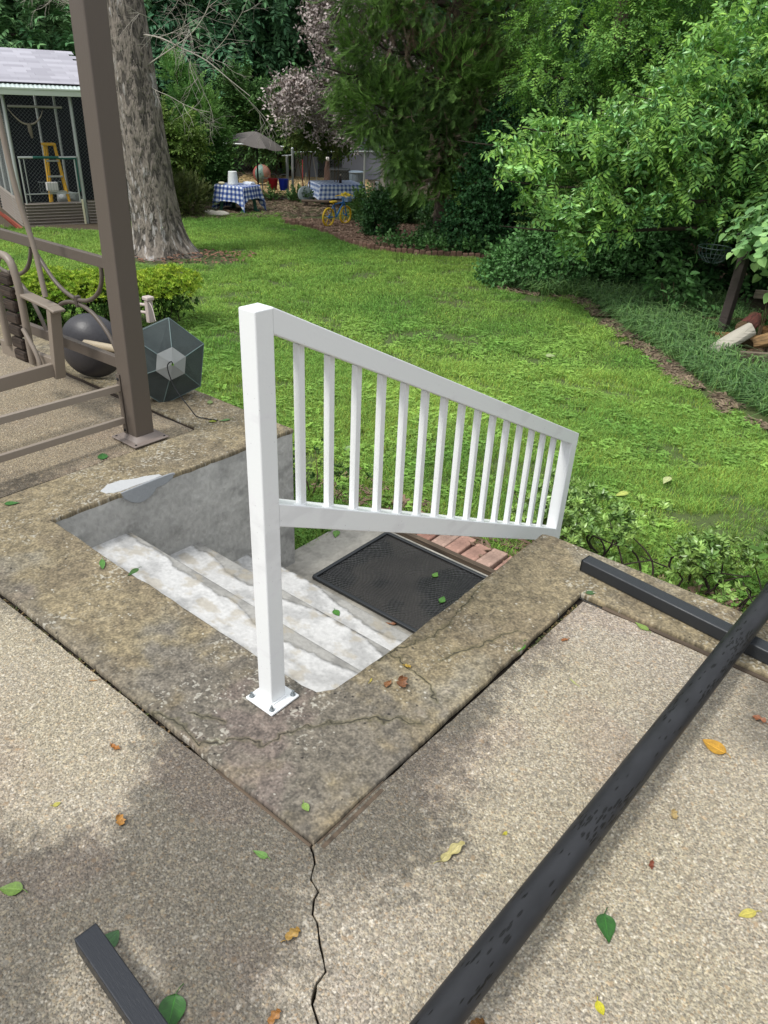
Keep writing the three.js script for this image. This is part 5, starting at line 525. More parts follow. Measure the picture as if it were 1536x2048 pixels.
{
  const t = thing('dog_kennel', 'wire dog kennel with shingle roof, white gutter and corrugated metal skirts', 'kennel', kp, kAng), W = 1.056, D = 2.3, E = 2.12;
  const post = (x, z, h = E, r = 0.03) => part('post', cyl(r, r, h, x, h / 2, z, 14), galv, t);
  for (const x of [0, W, W * 2]) post(x, 0); for (const x of [0, W * 2]) post(x, -D); post(0, -D * 0.36); post(0, -D * 0.68, E, 0.024); post(W * 0.97, -D * 0.5, E, 0.024); post(W * 0.82, -D * 0.9, E, 0.024);
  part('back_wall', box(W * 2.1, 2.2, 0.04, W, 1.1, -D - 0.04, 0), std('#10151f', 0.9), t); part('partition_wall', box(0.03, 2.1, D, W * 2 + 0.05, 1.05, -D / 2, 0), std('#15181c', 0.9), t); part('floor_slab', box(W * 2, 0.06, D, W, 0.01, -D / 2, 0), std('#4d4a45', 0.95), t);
  part('wire_mesh', chainLink(W, E - 1.12, 0, 1.12, -0.01), wireM, t); part('wire_mesh', chainLink(W, E - 0.4, W, 0.4, -0.01), wireM, t); const side = part('wire_mesh', chainLink(D, E - 0.4, 0, 0.4, 0), wireM, t); side.rotation.y = Math.PI / 2; const ms = std('#8d847b', 0.5, { metalness: 0.3 });
  const gate = part('gate', [rod(V3(0.06, 1.1, 0.03), V3(W - 0.04, 1.1, 0.03), 0.02), rod(V3(0.08, 0.36, 0.03), V3(0.08, 1.1, 0.03), 0.014), rod(V3(W - 0.08, 0.36, 0.03), V3(W - 0.08, 1.1, 0.03), 0.014), rod(V3(0.15, 0.4, 0.03), V3(0.15, 1.08, 0.03), 0.009), rod(V3(0.08, 0.52, 0.03), V3(W - 0.08, 0.52, 0.03), 0.009)], galv, t); part('wire_mesh', chainLink(W - 0.16, 0.7, 0.08, 0.38, 0.03), wireM, gate); part('green_tape', [rod(V3(0.3, 1.1, 0.03), V3(0.72, 1.1, 0.03), 0.0225), rod(V3(0.7, 1.085, 0.035), V3(W - 0.04, 1.085, 0.035), 0.018), rod(V3(W - 0.05, 0.55, 0.03), V3(W - 0.05, 1.08, 0.03), 0.014)], std('#1d5a50', 0.6), gate);
  part('corrugated_skirt', corrugated(W - 0.08, 0.38, 0.05, 0.02).translate(W / 2, 0.19, 0.035), ms, t); part('corrugated_skirt', corrugated(W - 0.08, 0.4, 0.05, 0.02).translate(W * 1.5, 0.2, 0.02), ms, t); part('corrugated_skirt', corrugated(D, 0.42, 0.05, 0.02).rotateY(Math.PI / 2).translate(-0.03, 0.21, -D / 2), ms, t);
  part('corner_trim', box(0.035, 0.42, 0.02, W - 0.05, 0.21, 0.06, 0.004), std('#d8d3b4', 0.6), t);
  // roof: decking, rows of shingles, ribbed metal strip at the eave, gutter
  const sl = 0.28, x0 = -0.35, x1 = W * 1.35, roof = part('roof', box(x1 - x0, 0.05, 2.3, 0, 0, 0, 0.004).rotateX(sl).translate((x0 + x1) / 2, E - 0.02 + Math.sin(sl) * 1.15 - 0.03, 0.2 - Math.cos(sl) * 1.15), std('#8f8c94', 0.9), t);
  const sg = [0, 1, 2].map((k) => boxUV(box(0.318, 0.009, 0.16, 0, 0, 0, 0.002))), sm = ['#a9a7b0', '#a3a1aa', '#b0aeb7', '#9d9ba4'].map((c) => std(c, 0.9, { bumpMap: stucco.bumpMap, bumpScale: 0.004 }));
  for (let r = 0; r < 14; r++) for (let i = 0; i < 6; i++) { const m = part('shingle', sg[i % 3], sm[Math.floor(R() * 4)], roof); const d = 0.4 + r * 0.135; m.position.set(x0 + 0.12 + i * 0.32 + (r % 2) * 0.1, E - 0.02 + Math.sin(sl) * d + 0.012, 0.2 - Math.cos(sl) * d + 0.005); m.rotation.x = sl + 0.045; }
  part('metal_strip', corrugated(x1 - x0, 0.44, 0.07, 0.005, false).rotateX(-Math.PI / 2 + sl).translate((x0 + x1) / 2, E - 0.02 + Math.sin(sl) * 0.2 + 0.008, 0.2 - Math.cos(sl) * 0.2), std('#cfdcd8', 0.4, { metalness: 0.3 }), roof);
  part('gutter', [box(x1 - x0, 0.012, 0.1, (x0 + x1) / 2, E - 0.075, 0.2, 0.004), box(x1 - x0, 0.1, 0.012, (x0 + x1) / 2, E - 0.03, 0.25, 0.004), box(x1 - x0, 0.03, 0.022, (x0 + x1) / 2, E + 0.015, 0.258, 0.006), box(x1 - x0, 0.1, 0.01, (x0 + x1) / 2, E - 0.03, 0.148, 0.003)], std('#c9d2c4', 0.45), t);
  part('header_bar', rod(V3(0.05, E - 0.25, 0.03), V3(W * 0.85, E - 0.25, 0.03), 0.02), std('#8f8c84', 0.6), t);
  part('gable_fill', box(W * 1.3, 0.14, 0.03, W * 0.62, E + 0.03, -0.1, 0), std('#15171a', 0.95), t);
  const on = (name, label, cat, x, y, z) => thing(name, label, cat, V3(x, y, z).applyAxisAngle(UPV, kAng).add(kp), kAng);
  { const k = on('horned_skull', 'pale curved horns with a narrow skull hanging under the kennel eave', 'skull', 0.33, E - 0.52, 0.05), m = std('#8b8274', 0.8); part('horns', [taper([V3(-0.29, 0.24, 0), V3(-0.2, 0.12, 0), V3(-0.1, 0.03, 0), V3(0, 0, 0)], [0.004, 0.01, 0.015, 0.016]), taper([V3(0.25, 0.22, 0), V3(0.2, 0.12, 0), V3(0.1, 0.03, 0), V3(0, 0, 0)], [0.004, 0.01, 0.015, 0.016])], m, k); part('head', taper([V3(0, 0.02, 0), V3(0.0, -0.09, 0.02), V3(0.015, -0.2, 0.02)], [0.03, 0.034, 0.016]), std('#6f6658', 0.85), k); }
  { const k = on('step_ladder', 'yellow step ladder standing inside the kennel behind the gate', 'ladder', 0.66, 0.03, -0.35), y = std('#d9a520', 0.5), al = std('#b9b9b4', 0.4, { metalness: 0.5 }); const f = (x, s, b) => bar(V3(x * s, 0, b), V3(x * 0.45 * s, 1.24, b > 0 ? 0.05 : -0.05), 0.028, 0.055, 0.004); part('front_rail', f(0.19, -1, 0.28), y, k); part('front_rail', f(0.19, 1, 0.28), y, k); part('rear_rail', f(0.2, 1.25, -0.28), y, k); part('rear_rail', f(0.2, -0.3, -0.28), y, k); for (let i = 0; i < 4; i++) { const q = (i + 1) / 5; part('rung', box(0.36 * (1 - 0.52 * q), 0.025, 0.07, 0, 1.24 * q, mix(0.28, 0.05, q), 0.003), al, k); } part('top_cap', box(0.22, 0.04, 0.16, 0, 1.25, 0, 0.01), y, k); }
  { const k = on('wire_basket', 'white plastic carton in a small wire basket hanging on the kennel gate', 'basket', 0.5, 0.56, 0.07), w = std('#d7d3d0', 0.7, { bumpMap: stucco.bumpMap, bumpScale: 0.01 }); part('carton', box(0.19, 0.14, 0.1, 0.03, 0.085, 0, 0.015), w, k); const g = []; for (let i = 0; i < 9; i++) g.push(rod(V3(-0.18 + i * 0.045, 0, 0.06), V3(-0.18 + i * 0.045, 0.16, 0.06), 0.002, 0.002, 4)); g.push(rod(V3(-0.18, 0, 0.06), V3(0.18, 0, 0.06), 0.003), rod(V3(-0.18, 0.16, 0.06), V3(0.18, 0.16, 0.06), 0.003), rod(V3(-0.18, 0.16, 0.06), V3(-0.18, 0.16, -0.05), 0.003), rod(V3(0.18, 0.16, 0.06), V3(0.18, 0.16, -0.05), 0.003)); part('wires', g, wireM, k); }
  { const k = on('metal_tub', 'pale round metal tub lying tilted behind the kennel skirt', 'tub', 0.85, 0.2, -0.35); part('bowl', new THREE.LatheGeometry([[0, 0], [0.16, 0.01], [0.21, 0.06], [0.23, 0.16], [0.24, 0.165]].map(([x, y]) => new THREE.Vector2(x, y)), 32).rotateX(-0.5).rotateZ(-0.4).translate(0, 0.06, 0), galv, k); }
  { const k = on('red_canister', 'dark red plastic canister standing outside the kennel corner', 'canister', -0.62, 0, 0.35); part('body', box(0.2, 0.28, 0.16, 0, 0.34, 0, 0.04), std('#7a1420', 0.4), k); part('cap', cyl(0.03, 0.03, 0.05, 0.05, 0.5, 0, 14), M.dark, k); part('stand', box(0.24, 0.19, 0.2, 0, 0.095, 0, 0.01), std('#b9b3aa', 0.8), k); }
  { const k = on('stacked_laths', 'orange-red wooden laths leaning against the kennel side', 'wood'); k.position.copy(V3(-0.3, 0, 0.22).applyAxisAngle(UPV, kAng).add(kp)); for (let i = 0; i < 3; i++) part('lath', bar(V3(-0.18 + i * 0.07, 0.34 - i * 0.06, -0.1), V3(0.12 + i * 0.03, 0.02, 0.16), 0.04, 0.03, 0.004), std(['#9a4a3a', '#8c4232', '#a35a48'][i], 0.8), k); }
}

// ---------- far corner: tables, parasol, fence, shed ----------
const gingham = (n, C = [[226, 230, 236], [110, 132, 186], [38, 62, 130]]) => texture(256, 256, (u, v, o) => { const a = Math.floor(u * n * 2) % 2, b = Math.floor(v * n * 2) % 2, w = a + b, th = 0.94 + 0.12 * (fbm(u * 90, v * 90, 2) - 0.5); const c = C[w]; o[0] = c[0] * th; o[1] = c[1] * th; o[2] = c[2] * th; o[3] = 0.5; });
const ging2M = std('#ffffff', 0.85, { map: gingham(4, [[232, 236, 242], [158, 178, 212], [70, 92, 152]]).map }), ging = gingham(4), gingM = std('#ffffff', 0.85, { map: ging.map });
function tablecloth(w, d, drops, ripple = 0.02) { // drops: how far each side hangs [front, right, back, left]; soft folds
  const pos = [], uv = [], idx = [], N = 48, ring = (k, u) => { const q = u * 4 % 4, s = Math.floor(q), t = q - s, c = [[-w / 2, d / 2], [w / 2, d / 2], [w / 2, -d / 2], [-w / 2, -d / 2]], a = c[s], b = c[(s + 1) % 4]; return [mix(a[0], b[0], t), mix(a[1], b[1], t), s, t]; };
  const rows = 9; for (let j = 0; j <= rows; j++) for (let i = 0; i <= N * 4; i++) { const u = i / (N * 4), [x, z, s, t] = ring(0, u % 1), corner = Math.pow(Math.abs(t - 0.5) * 2, 4), drop = mix(drops[s], Math.max(drops[(s + 3) % 4], drops[(s + 1) % 4], drops[s]) * 1.25, corner * 0.8), f = Math.max(0, (j - 1) / (rows - 1)), L = Math.hypot(x, z), o = f * (0.05 + ripple * Math.sin(u * 70 + 2 * Math.sin(u * 23)) + corner * 0.05); if (j === 0) pos.push(x * 0.02, 0.002, z * 0.02); else pos.push(x + (x / L) * o, -f * drop, z + (z / L) * o); const k = j === 0 ? 0.02 : 1; uv.push((x * k + (s === 1 ? 1 : s === 3 ? -1 : 0) * f * drop) * 2.6, (z * k + (s === 0 ? 1 : s === 2 ? -1 : 0) * f * drop) * 2.6); if (i && j) { const p = j * (N * 4 + 1) + i, q = p - 1, a = p - N * 4 - 1, b = a - 1; idx.push(b, q, a, a, q, p); } }
  const g = new THREE.BufferGeometry(); g.setAttribute('position', new THREE.Float32BufferAttribute(pos, 3)); g.setAttribute('uv', new THREE.Float32BufferAttribute(uv, 2)); g.setIndex(idx); g.computeVertexNormals(); return g;
}
const greenP = std('#1f5a45', 0.5), tableAt = (name, label, f, s, turn, w, d, h) => { const t = thing(name, label, 'table', yard(f, s), YAW + turn); part('tabletop', box(w, 0.025, d, 0, h - 0.02, 0, 0.006), greenP, t); for (const [a, b] of [[-1, 1], [1, 1], [1, -1], [-1, -1]]) part('leg', [bar(V3(a * (w / 2 - 0.12), h - 0.04, b * (d / 2 - 0.1)), V3(a * (w / 2 - 0.06), 0.03, b * (d / 2 - 0.06)), 0.07, 0.07, 0.015), box(0.11, 0.04, 0.1, a * (w / 2 - 0.05), 0.02, b * (d / 2 - 0.05), 0.012)], greenP, t); return t; };
{ tableAt('play_table', 'low green plastic table under a blue checked cloth left of the parasol', 17.0, -3.42, -0.45, 0.7, 0.56, 0.52);
  const c = part('tablecloth', tablecloth(0.73, 0.6, [0.3, 0.24, 0.3, 0.47]), gingM, scene); c.position.copy(yard(17.0, -3.42, 0.527)); c.rotation.y = YAW - 0.45; tag(c, 'blue and white checked cloth hanging nearly to the ground on the left table', 'tablecloth');
  const b = thing('white_bucket', 'white upturned bucket on the left checked table', 'bucket', yard(16.95, -3.5, 0.532), YAW); part('bucket_body', new THREE.LatheGeometry([[0, 0.25], [0.085, 0.25], [0.09, 0.245], [0.108, 0.02], [0.114, 0.018], [0.114, 0.0], [0.1, 0.0]].map(([x, y]) => new THREE.Vector2(x, y)), 32), std('#e4e7e8', 0.45), b);
  const p = thing('bread_loaf', 'small pale bun-shaped stone beside the white bucket', 'stone', yard(16.85, -3.72, 0.53), YAW); part('stone_body', new THREE.SphereGeometry(0.06, 16, 10).scale(1.2, 0.5, 0.8).translate(0, 0.025, 0), std('#c9c09c', 0.8), p); p.name = numbered('small_stone');
  const cloth2 = part('folded_cloth', [box(0.24, 0.03, 0.18, 0, 0.015, 0, 0.012), box(0.2, 0.02, 0.15, 0.01, 0.04, 0, 0.009)], std('#d5dbe4', 0.9), scene); cloth2.position.copy(yard(17.1, -3.2, 0.53)); cloth2.rotation.y = YAW - 0.4; tag(cloth2, 'small folded white cloth right of the bucket on the left table', 'cloth');
  [[16.35, -3.88, 0.16, 'whitish flat stone, left of two at the foot of the left cloth'], [16.2, -3.68, 0.2, 'whitish flat stone, right of two at the foot of the left cloth']].forEach(([f, s, r, l], i) => { const m = part('flat_stone', new THREE.IcosahedronGeometry(r, 3).scale(1, 0.32, 0.7), std('#cfc8b8', 0.9), scene), q = m.geometry.attributes.position; for (let k = 0; k < q.count; k++) { const n = 0.85 + 0.35 * noise(q.getX(k) * 14 + i * 9, q.getY(k) * 14, q.getZ(k) * 14); q.setXYZ(k, q.getX(k) * n, q.getY(k) * n, q.getZ(k) * n); } m.geometry.computeVertexNormals(); m.position.copy(yard(f, s, 0.03)); m.rotation.y = i; tag(m, l, 'stone'); });
}
{ tableAt('play_table', 'low table under a striped and checked cloth behind the small bicycle', 19.2, -1.5, 0.42, 1.06, 0.84, 0.45);
  const c = part('tablecloth', tablecloth(1.1, 0.88, [0.3, 0.3, 0.3, 0.3], 0.008), ging2M, scene); c.position.copy(yard(19.2, -1.5, 0.458)); c.rotation.y = YAW + 0.42; tag(c, 'pale blue checked cloth on the right table behind the small bicycle', 'tablecloth');
  const b = thing('bottle', 'small dark bottle standing on the right checked table', 'bottle', yard(19.1, -1.4, 0.462), YAW); part('bottle_body', new THREE.LatheGeometry([[0, 0], [0.035, 0], [0.035, 0.09], [0.014, 0.13], [0.014, 0.17], [0, 0.17]].map(([x, y]) => new THREE.Vector2(x, y)), 20), std('#2a1c16', 0.3), b); part('cap', cyl(0.016, 0.016, 0.025, 0, 0.175, 0, 14), std('#c8b9a5', 0.5), b);
  const w = thing('wooden_bench', 'weathered board bench in front of the right checked table', 'bench', yard(18.3, -1.75), YAW + 0.12); part('seat', boxUV(box(0.95, 0.035, 0.2, 0, 0.13, 0, 0.006)), M.wood, w); for (const x of [-0.36, 0.36]) part('leg', box(0.06, 0.12, 0.18, x, 0.06, 0, 0.004), std('#3d3128', 0.9), w);
  const d = thing('metal_disc', 'grey round metal dish leaning on the left end of the right table', 'dish', yard(18.9, -2.2), YAW + 0.4); part('disc_body', new THREE.LatheGeometry([[0, 0.03], [0.06, 0.03], [0.17, 0.02], [0.185, 0], [0.19, -0.01]].map(([x, y]) => new THREE.Vector2(x, y)), 36).rotateX(Math.PI / 2 - 0.25).translate(0, 0.19, 0), std('#6f7a7c', 0.5), d);
}
{ const t = thing('parasol', 'faded grey parasol tilted over the gap between the two tables', 'parasol', yard(19.4, -3.42), YAW), R0 = 0.72, S = []; const N = 8, top = 1.45; const tilt = new THREE.Matrix4().makeRotationZ(-0.16);
  part('pole', cyl(0.018, 0.02, 1.36, 0.02, 0.68, 0, 14), M.dark, t); const canvas = std('#625d5a', 0.9, { bumpMap: stucco.bumpMap, bumpScale: 0.006 }); const P = (k, f) => { const a = (k / N) * TAU + 0.25, sag = f * f; return V3(Math.cos(a) * R0 * f, -0.25 * Math.pow(f, 1.25), Math.sin(a) * R0 * f); };
  for (let k = 0; k < N; k++) { const pos = [], idx = [], n = 8; for (let j = 0; j <= n; j++) for (let i = 0; i <= n; i++) { const f = Math.max(0.02, j / n), a = P(k, f), b = P(k + 1, f), p = a.lerp(b, i / n); p.y -= 0.035 * f * Math.sin(Math.PI * i / n) * f; pos.push(p.x, p.y, p.z); if (i && j) { const q = j * (n + 1) + i; idx.push(q - n - 2, q - 1, q - n - 1, q - n - 1, q - 1, q); } } const g = new THREE.BufferGeometry(); g.setAttribute('position', new THREE.Float32BufferAttribute(pos, 3)); g.setIndex(idx); g.computeVertexNormals(); planUV(g, 0, 0, 1, 1); part('canopy_panel', g.applyMatrix4(tilt).translate(0.02, top, 0), canvas, t); part('rib', rod(P(k, 0.05).add(V3(0, -0.012, 0)).applyMatrix4(tilt).add(V3(0.02, top, 0)), P(k, 0.99).add(V3(0, -0.012, 0)).applyMatrix4(tilt).add(V3(0.02, top, 0)), 0.006, 0.005, 6), M.dark, t); }
  part('finial', [new THREE.SphereGeometry(0.028, 14, 10).translate(0.02, top + 0.02, 0)], M.dark, t); }
{ const t = thing('big_ball', 'faded red and green ball on the ground behind the parasol pole', 'ball', yard(22.2, -3.78, 0.31), YAW); part('ball_body', new THREE.SphereGeometry(0.24, 40, 28), std('#ffffff', 0.5, { map: texture(128, 64, (u, v, o) => { const a = Math.floor(u * 6 + 0.3 * fbm(u * 5, v * 5, 3)) % 3, n = 0.85 + 0.3 * (fbm(u * 12, v * 12, 3) - 0.5), c = [[176, 92, 84], [120, 150, 138], [168, 120, 100]][a]; o[0] = c[0] * n; o[1] = c[1] * n; o[2] = c[2] * n; o[3] = 0.5; }).map }), t); part('valve', cyl(0.012, 0.012, 0.006, 0, 0, 0, 10).rotateX(Math.PI / 2).translate(0, 0.02, 0.24), M.dark, t); }
{ const t = thing('wire_gate', 'low grey pipe gate with two buckets hung on its top rail', 'gate', yard(19.41, -3.3), YAW); const w = 0.72, g = []; for (const x of [0, w]) g.push(rod(V3(x, 0, 0), V3(x, 0.47, 0), 0.011)); g.push(rod(V3(0, 0.46, 0), V3(w, 0.46, 0), 0.012), rod(V3(0, 0.02, 0), V3(w, 0.02, 0), 0.011)); part('frame', g, galv, t); part('wire_mesh', chainLink(w, 0.44, 0, 0.02, 0, 0.07, 0.0013), wireM, t);
  [['red', '#b3202c', 0.28], ['blue', '#2038b0', 0.53]].forEach(([n, c, x]) => { const b = thing('bucket', `${n} plastic bucket hanging on the low pipe gate under the parasol`, 'bucket', V3(x, 0.23, 0.14).applyAxisAngle(UPV, YAW).add(yard(19.41, -3.3)), YAW); const m = std(c, 0.42); part('bucket_body', new THREE.LatheGeometry([[0, 0], [0.085, 0], [0.118, 0.23], [0.126, 0.232], [0.126, 0.245], [0.112, 0.24], [0.08, 0.012], [0, 0.012]].map(([a, y]) => new THREE.Vector2(a, y)), 30), m, b); part('handle', new THREE.TorusGeometry(0.12, 0.004, 6, 24, Math.PI).rotateX(-0.5).translate(0, 0.235, 0), galv, b); }); }
{ const t = thing('wire_fence', 'grey chain link fence with pipe posts crossing behind the tables', 'fence', yard(20.13, -2.66), YAW + 0.02), post = (x, z, h = 1.05, r = 0.024) => part('post', [cyl(r, r, h, x, h / 2, z, 12), new THREE.SphereGeometry(r * 1.15, 12, 8).translate(x, h, z)], galv, t); post(0, 0, 1.08, 0.03); post(-0.14, 0.05, 0.92, 0.018); post(1.75, -0.9); post(3.5, -1.8); post(-0.05, 0.55, 0.95, 0.016);
  part('top_rail', [rod(V3(0, 1.0, 0), V3(1.75, 1.03, -0.9), 0.02), rod(V3(1.75, 1.03, -0.9), V3(3.5, 1.05, -1.8), 0.02), rod(V3(-0.25, 0.92, 0.05), V3(0, 0.94, 0), 0.014)], galv, t); const m = part('wire_mesh', chainLink(3.9, 0.98, 0, 0.02, 0, 0.075, 0.0018), wireM, t); m.rotation.y = 0.475; }
{ const t = thing('wire_fence', 'grey chain link fence running left behind the shrubs from the parasol', 'fence', yard(20.6, -2.95), YAW); for (const x of [-2.2, -4.2, -6.0]) part('post', cyl(0.024, 0.024, 1.2, x, 0.6, 0.6 + x * 0.1, 12), galv, t); part('top_rail', rod(V3(0.1, 1.13, 0.6), V3(-6.2, 1.15, 0), 0.02), galv, t); const m = part('wire_mesh', chainLink(6.1, 1.1, 0, 0.02, 0, 0.08, 0.0018), wireM, t); m.rotation.y = Math.PI + 0.1; m.position.set(0, 0, 0.6); }
{ // garden shed with open doorway
  const t = thing('garden_shed', 'grey garden shed with a windowed door and a dark open doorway', 'shed', yard(25.6, -3.28), YAW), w = std('#8b8c96', 0.7), tr = std('#a9a69c', 0.75);
  part('corner_post', box(0.2, 2.3, 0.14, 0.1, 1.15, 0, 0.006), tr, t); const d = part('door', [box(0.46, 2.05, 0.04, 0.46, 1.03, 0.02, 0.005), box(0.36, 0.5, 0.016, 0.46, 0.42, 0.045, 0.004)], w, t); part('window_frame', [box(0.36, 0.03, 0.03, 0.46, 1.32, 0.05, 0.003), box(0.36, 0.03, 0.03, 0.46, 1.03, 0.05, 0.003)], tr, d); for (let i = 0; i < 4; i++) part('pane', box(0.068, 0.25, 0.012, 0.33 + i * 0.088, 1.175, 0.045, 0.001), std('#3a4048', 0.15), d);
  part('wall', [box(1.4, 2.3, 0.08, 2.15, 1.15, 0, 0.004), box(0.08, 2.3, 2, 0.02, 1.15, -1.0, 0.004), box(2.9, 2.3, 0.06, 1.4, 1.15, -2, 0.004), box(0.08, 2.3, 2, 2.82, 1.15, -1, 0.004), box(0.8, 0.35, 0.08, 1.08, 2.13, 0.001, 0.004)], w, t); part('floor_board', box(2.8, 0.06, 2, 1.4, 0.02, -1, 0), std('#3a322b', 0.95), t); part('roof', [box(3.3, 0.06, 1.5, 1.4, 2.62, 0.28, 0.004).rotateX(0), box(3.3, 0.06, 1.7, 1.4, 2.64, -1.3, 0.004)], std('#4a4848', 0.9), t); }
{ const t = thing('brown_sack', 'brown sack with a white top slumped behind the fence by the shed doorway', 'sack', yard(22.4, -2.0), YAW); part('sack_body', taper([V3(0, 0, 0), V3(0.01, 0.25, 0), V3(-0.01, 0.5, 0), V3(0, 0.7, 0)], [0.09, 0.1, 0.08, 0.05], 16, 5, (u, a) => 1 + 0.12 * Math.sin(a * TAU * 3 + u * 8)), std('#4a3226', 0.9), t); part('sack_top', new THREE.SphereGeometry(0.06, 18, 12).scale(0.9, 1.15, 0.9).translate(0, 0.74, 0.02), std('#cfc8c2', 0.9), t); }
{ const mk = (label, f, s, lean, h, c, head) => { const t = thing('garden_tool', label, 'garden tool', yard(f, s), YAW), a = V3(0, 0.02, 0), b = V3(lean, h, -0.12); part('handle', rod(a, b, 0.013, 0.011, 10), std(c, 0.7), t); part('head', head(a, b), std('#50545a', 0.5), t); };
  mk('rake with a pale handle leaning right against the fence', 19.7, -1.95, -0.19, 1.05, '#b9b0a4', (a, b) => [box(0.24, 0.02, 0.03, a.x, a.y, 0.02, 0.003), ...Array.from({ length: 7 }, (_, i) => box(0.006, 0.07, 0.006, a.x - 0.105 + i * 0.035, a.y - 0.02, 0.03, 0.001))]);
  mk('garden tool with a red handle standing at the fence post', 20.0, -2.4, -0.01, 0.85, '#a33a34', (a) => [box(0.16, 0.2, 0.012, a.x, 0.1, 0.01, 0.005)]);
  mk('short pale stake-like tool upright in front of the fence', 19.3, -2.25, 0.0, 0.62, '#c3b48f', (a) => [box(0.05, 0.05, 0.03, a.x, 0.02, 0, 0.005)]); }
{ const t = thing('storage_bin', 'black lidded storage box behind the right checked table', 'bin', yard(21.9, -1.62), YAW); part('bin_body', box(0.5, 0.5, 0.4, 0, 0.26, 0, 0.03), std('#15181a', 0.5), t); part('lid', box(0.54, 0.06, 0.44, 0, 0.53, 0, 0.02), std('#191c1e', 0.45), t); }
{ const t = thing('trash_can', 'blue-grey ribbed trash can behind the right checked table', 'trash can', yard(21.8, -1.18), YAW); part('can_body', new THREE.LatheGeometry([[0, 0], [0.17, 0], [0.205, 0.5], [0.2, 0.5], [0, 0.48]].map(([x, y]) => new THREE.Vector2(x, y)), 28), std('#6c7b88', 0.55), t); part('rim', new THREE.TorusGeometry(0.208, 0.018, 8, 30).rotateX(Math.PI / 2).translate(0, 0.5, 0), std('#7c8a96', 0.5), t); for (const a of [0.6, 1.3, 2.0]) part('rib', bar(V3(Math.cos(a) * 0.175, 0.05, Math.sin(a) * 0.175), V3(Math.cos(a) * 0.205, 0.45, Math.sin(a) * 0.205), 0.02, 0.012, 0.003), std('#5f6d7a', 0.55), t); }
{ const t = thing('white_pipe', 'short white pipe standing in the ivy right of the tables', 'pipe', yard(19.6, -0.55), YAW); part('pipe_body', [cyl(0.035, 0.035, 0.42, 0, 0.24, 0, 18)], std('#d9dad8', 0.5), t); part('cap', cyl(0.042, 0.042, 0.05, 0, 0.46, 0, 18), std('#e2e3e1', 0.45), t); }
{ // little decorative bicycle
  const t = thing('bicycle', 'small blue bicycle with yellow wheels parked on the mulch as a flower holder', 'bicycle', yard(15.6, -1.2), YAW + 0.95), blue = std('#2f6fae', 0.45), yel = std('#d8b31f', 0.5), r = 0.16;
  for (const [x, nm] of [[-0.26, 'rear'], [0.26, 'front']]) { const w = part('wheel', new THREE.TorusGeometry(r, 0.02, 10, 36).translate(x, r + 0.02, 0), yel, t); const sp = []; for (let k = 0; k < 6; k++) sp.push(rod(V3(x, r + 0.02, 0), V3(x + Math.cos(k * 1.047) * r, r + 0.02 + Math.sin(k * 1.047) * r, 0), 0.008, 0.008, 6)); part('spokes', sp, yel, w); part('hub', cyl(0.024, 0.024, 0.06, 0, 0, 0, 12).rotateX(Math.PI / 2).translate(x, r + 0.02, 0), blue, w); }
  const ax = [V3(-0.26, 0.18, 0), V3(0.26, 0.18, 0), V3(-0.02, 0.17, 0), V3(-0.1, 0.4, 0), V3(0.19, 0.42, 0)]; part('frame', [rod(ax[0], ax[2], 0.013), rod(ax[0], ax[3], 0.013), rod(ax[2], ax[3], 0.014), rod(ax[2], ax[4], 0.015), rod(ax[3], ax[4], 0.014)], blue, t); part('fork', [rod(V3(0.25, 0.18, 0.035), V3(0.19, 0.42, 0.02), 0.01), rod(V3(0.25, 0.18, -0.035), V3(0.19, 0.42, -0.02), 0.01), rod(V3(0.19, 0.4, 0), V3(0.17, 0.52, 0), 0.012)], blue, t); part('handlebar', tube([V3(0.1, 0.52, 0.14), V3(0.17, 0.54, 0.07), V3(0.19, 0.53, 0), V3(0.17, 0.54, -0.07), V3(0.1, 0.52, -0.14)], 0.01, 20, 8), yel, t); part('seat', [box(0.15, 0.035, 0.09, -0.12, 0.45, 0, 0.016), rod(V3(-0.1, 0.38, 0), V3(-0.12, 0.44, 0), 0.011)], yel, t); const bk = part('front_basket', [box(0.13, 0.1, 0.16, 0.29, 0.47, 0, 0.02)], std('#7b98b8', 0.7), t);
  const q = rng(77), fl = []; for (let i = 0; i < 26; i++) fl.push(new THREE.IcosahedronGeometry(0.018, 0).translate(0.29 + (q() - 0.5) * 0.16, 0.53 + q() * 0.06, (q() - 0.5) * 0.2)); part('yellow_flowers', fl.map((g) => g), std('#d9c02a', 0.8), t); }
// ---------- right border: post with basket, firewood, boards ----------
{ const t = thing('wooden_post', 'dark weathered square post leaning slightly in the border grass', 'post', yard(8.45, 3.72), YAW); part('post_body', boxUV(between(box(0.1, 0.09, 1.25, 0, 0, 0, 0.01), V3(0, -0.1, 0), V3(0.07, 1.12, -0.05))), std('#3b3330', 0.9, { bumpMap: grain.bumpMap, bumpScale: 0.004 }), t); part('arm', [rod(V3(0.07, 1.1, -0.02), V3(-0.14, 1.14, 0.1), 0.012)], M.dark, t); }
{ const t = thing('hanging_basket', 'dark green wire basket hanging beside the leaning post', 'basket', yard(8.45, 3.42, 0.98), YAW), g = [], m = std('#122823', 0.6), P = (a, f) => V3(Math.cos(a) * 0.17 * Math.cos(f), -0.17 * Math.sin(f), Math.sin(a) * 0.17 * Math.cos(f)); for (let k = 0; k < 18; k++) { const a = (k / 18) * TAU; g.push(tube([P(a, 0), P(a, 0.5), P(a, 1.0), P(a, 1.4)], 0.003, 10, 5)); } part('wires', g, m, t); part('rim', [new THREE.TorusGeometry(0.17, 0.006, 6, 36).rotateX(Math.PI / 2), new THREE.TorusGeometry(0.14, 0.003, 5, 30).rotateX(Math.PI / 2).translate(0, -0.095, 0)], m, t); part('hanger', [0, 2.1, 4.2].map((a) => rod(P(a, 0), V3(0, 0.22, 0), 0.002, 0.002, 5)), m, t); }
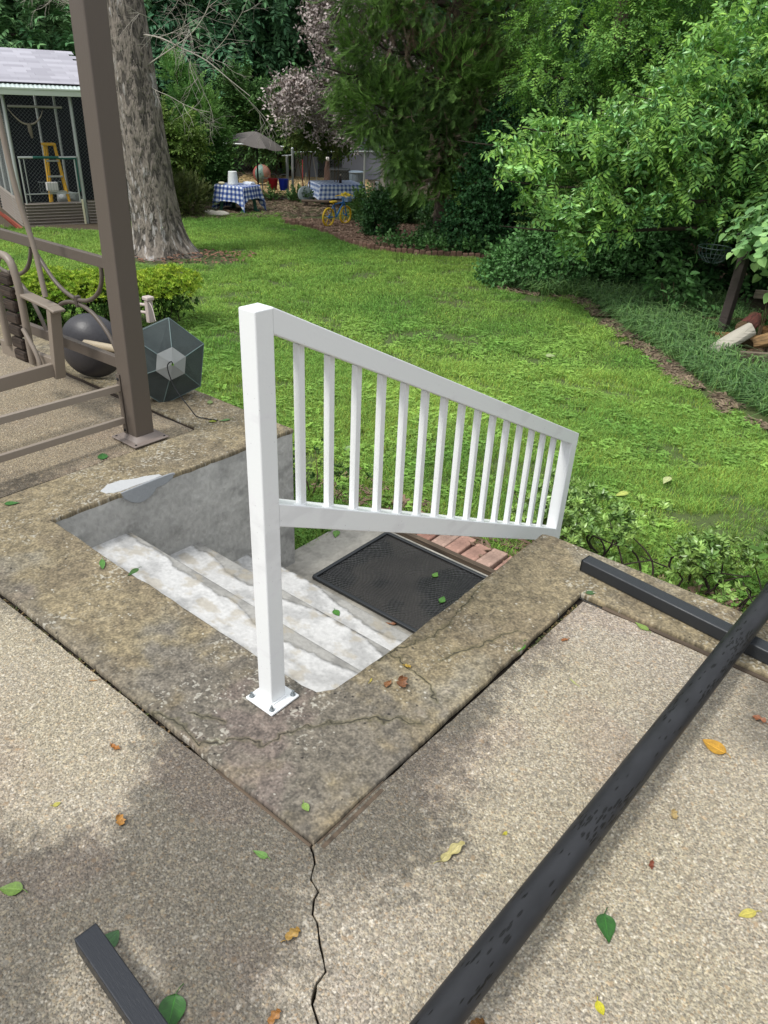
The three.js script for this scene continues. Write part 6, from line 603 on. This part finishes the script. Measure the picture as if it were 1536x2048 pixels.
{ const logM = (c) => std(c, 0.92, c === '#aaa497' ? { bumpMap: grain.bumpMap, bumpScale: 0.008 } : { ...grain, bumpScale: 0.008 }), L = [
  [7.62, 3.66, 0.19, 0.15, 0.62, 0.5, 0.085, '#aaa497', 'pale bleached split log leaning lowest at the front of the firewood'], [7.85, 3.92, 0.33, 0.9, 0.1, 0.36, 0.085, '#8a5048', 'red-brown sawn log on top of the firewood heap'], [7.75, 4.12, 0.2, 0.25, 0.25, 0.45, 0.08, '#d8b88a', 'tan split log in the middle of the firewood heap'], [7.7, 4.0, 0.07, 0.9, 0.05, 0.42, 0.08, '#7d6850', 'dark mossy log at the bottom of the firewood'], [8.15, 3.95, 0.09, -0.1, 0.0, 0.55, 0.07, '#cba878', 'yellowish split log behind the red-brown one'], [8.2, 4.55, 0.18, -0.15, 0.1, 0.6, 0.085, '#c79d70', 'orange-tan log at the right end of the heap']];
  L.forEach(([f, s, h, turn, pitch, len, r, c, label]) => { const t = thing('firewood_log', label, 'log', yard(f, s - 0.2, h), YAW + turn); const pts = Array.from({ length: 6 }, (_, i) => V3(-len / 2 + (len * i) / 5, 0, 0)); const g = taper(pts, [r, r * 1.05, r * 0.95], 14, 4, (u, a) => (a > 0.2 && a < 0.45 ? 0.72 : 1) + 0.1 * Math.sin(a * TAU * 3 + u * 4)); const body = part('bark', boxUV(g.rotateZ(pitch), 1.5), logM(c), t); part('cut_end', [new THREE.CircleGeometry(r * 0.9, 14).rotateY(-Math.PI / 2).translate(-len / 2 - 0.001, 0, 0).rotateZ(pitch), new THREE.CircleGeometry(r * 0.86, 14).rotateY(Math.PI / 2).translate(len / 2 + 0.001, 0, 0).rotateZ(pitch)], logM('#b5a082'), t); }); }
[[8.85, 4.35, 0.09, 1.5, 0.13, '#8d7a5c', 0.12, 'long weathered brown board behind the firewood'], [9.25, 4.75, 0.34, 0.75, 0.1, '#dcdad4', -0.12, 'white painted board lying over the long brown board'], [7.25, 4.0, 0.13, 1.1, 0.12, '#b9b4a6', -0.05, 'pale grey board lying in the grass before the firewood']].forEach(([f, s, h, L, w, c, turn, label]) => { const t = thing('board', label, 'board', yard(f, s, h), YAW + turn); part('plank', boxUV(box(L, w, 0.035, 0, 0, 0, 0.005).rotateX(0.12)), std(c, 0.9, { ...grain, bumpScale: 0.004 }), t); });

renderer.render(scene, camera);
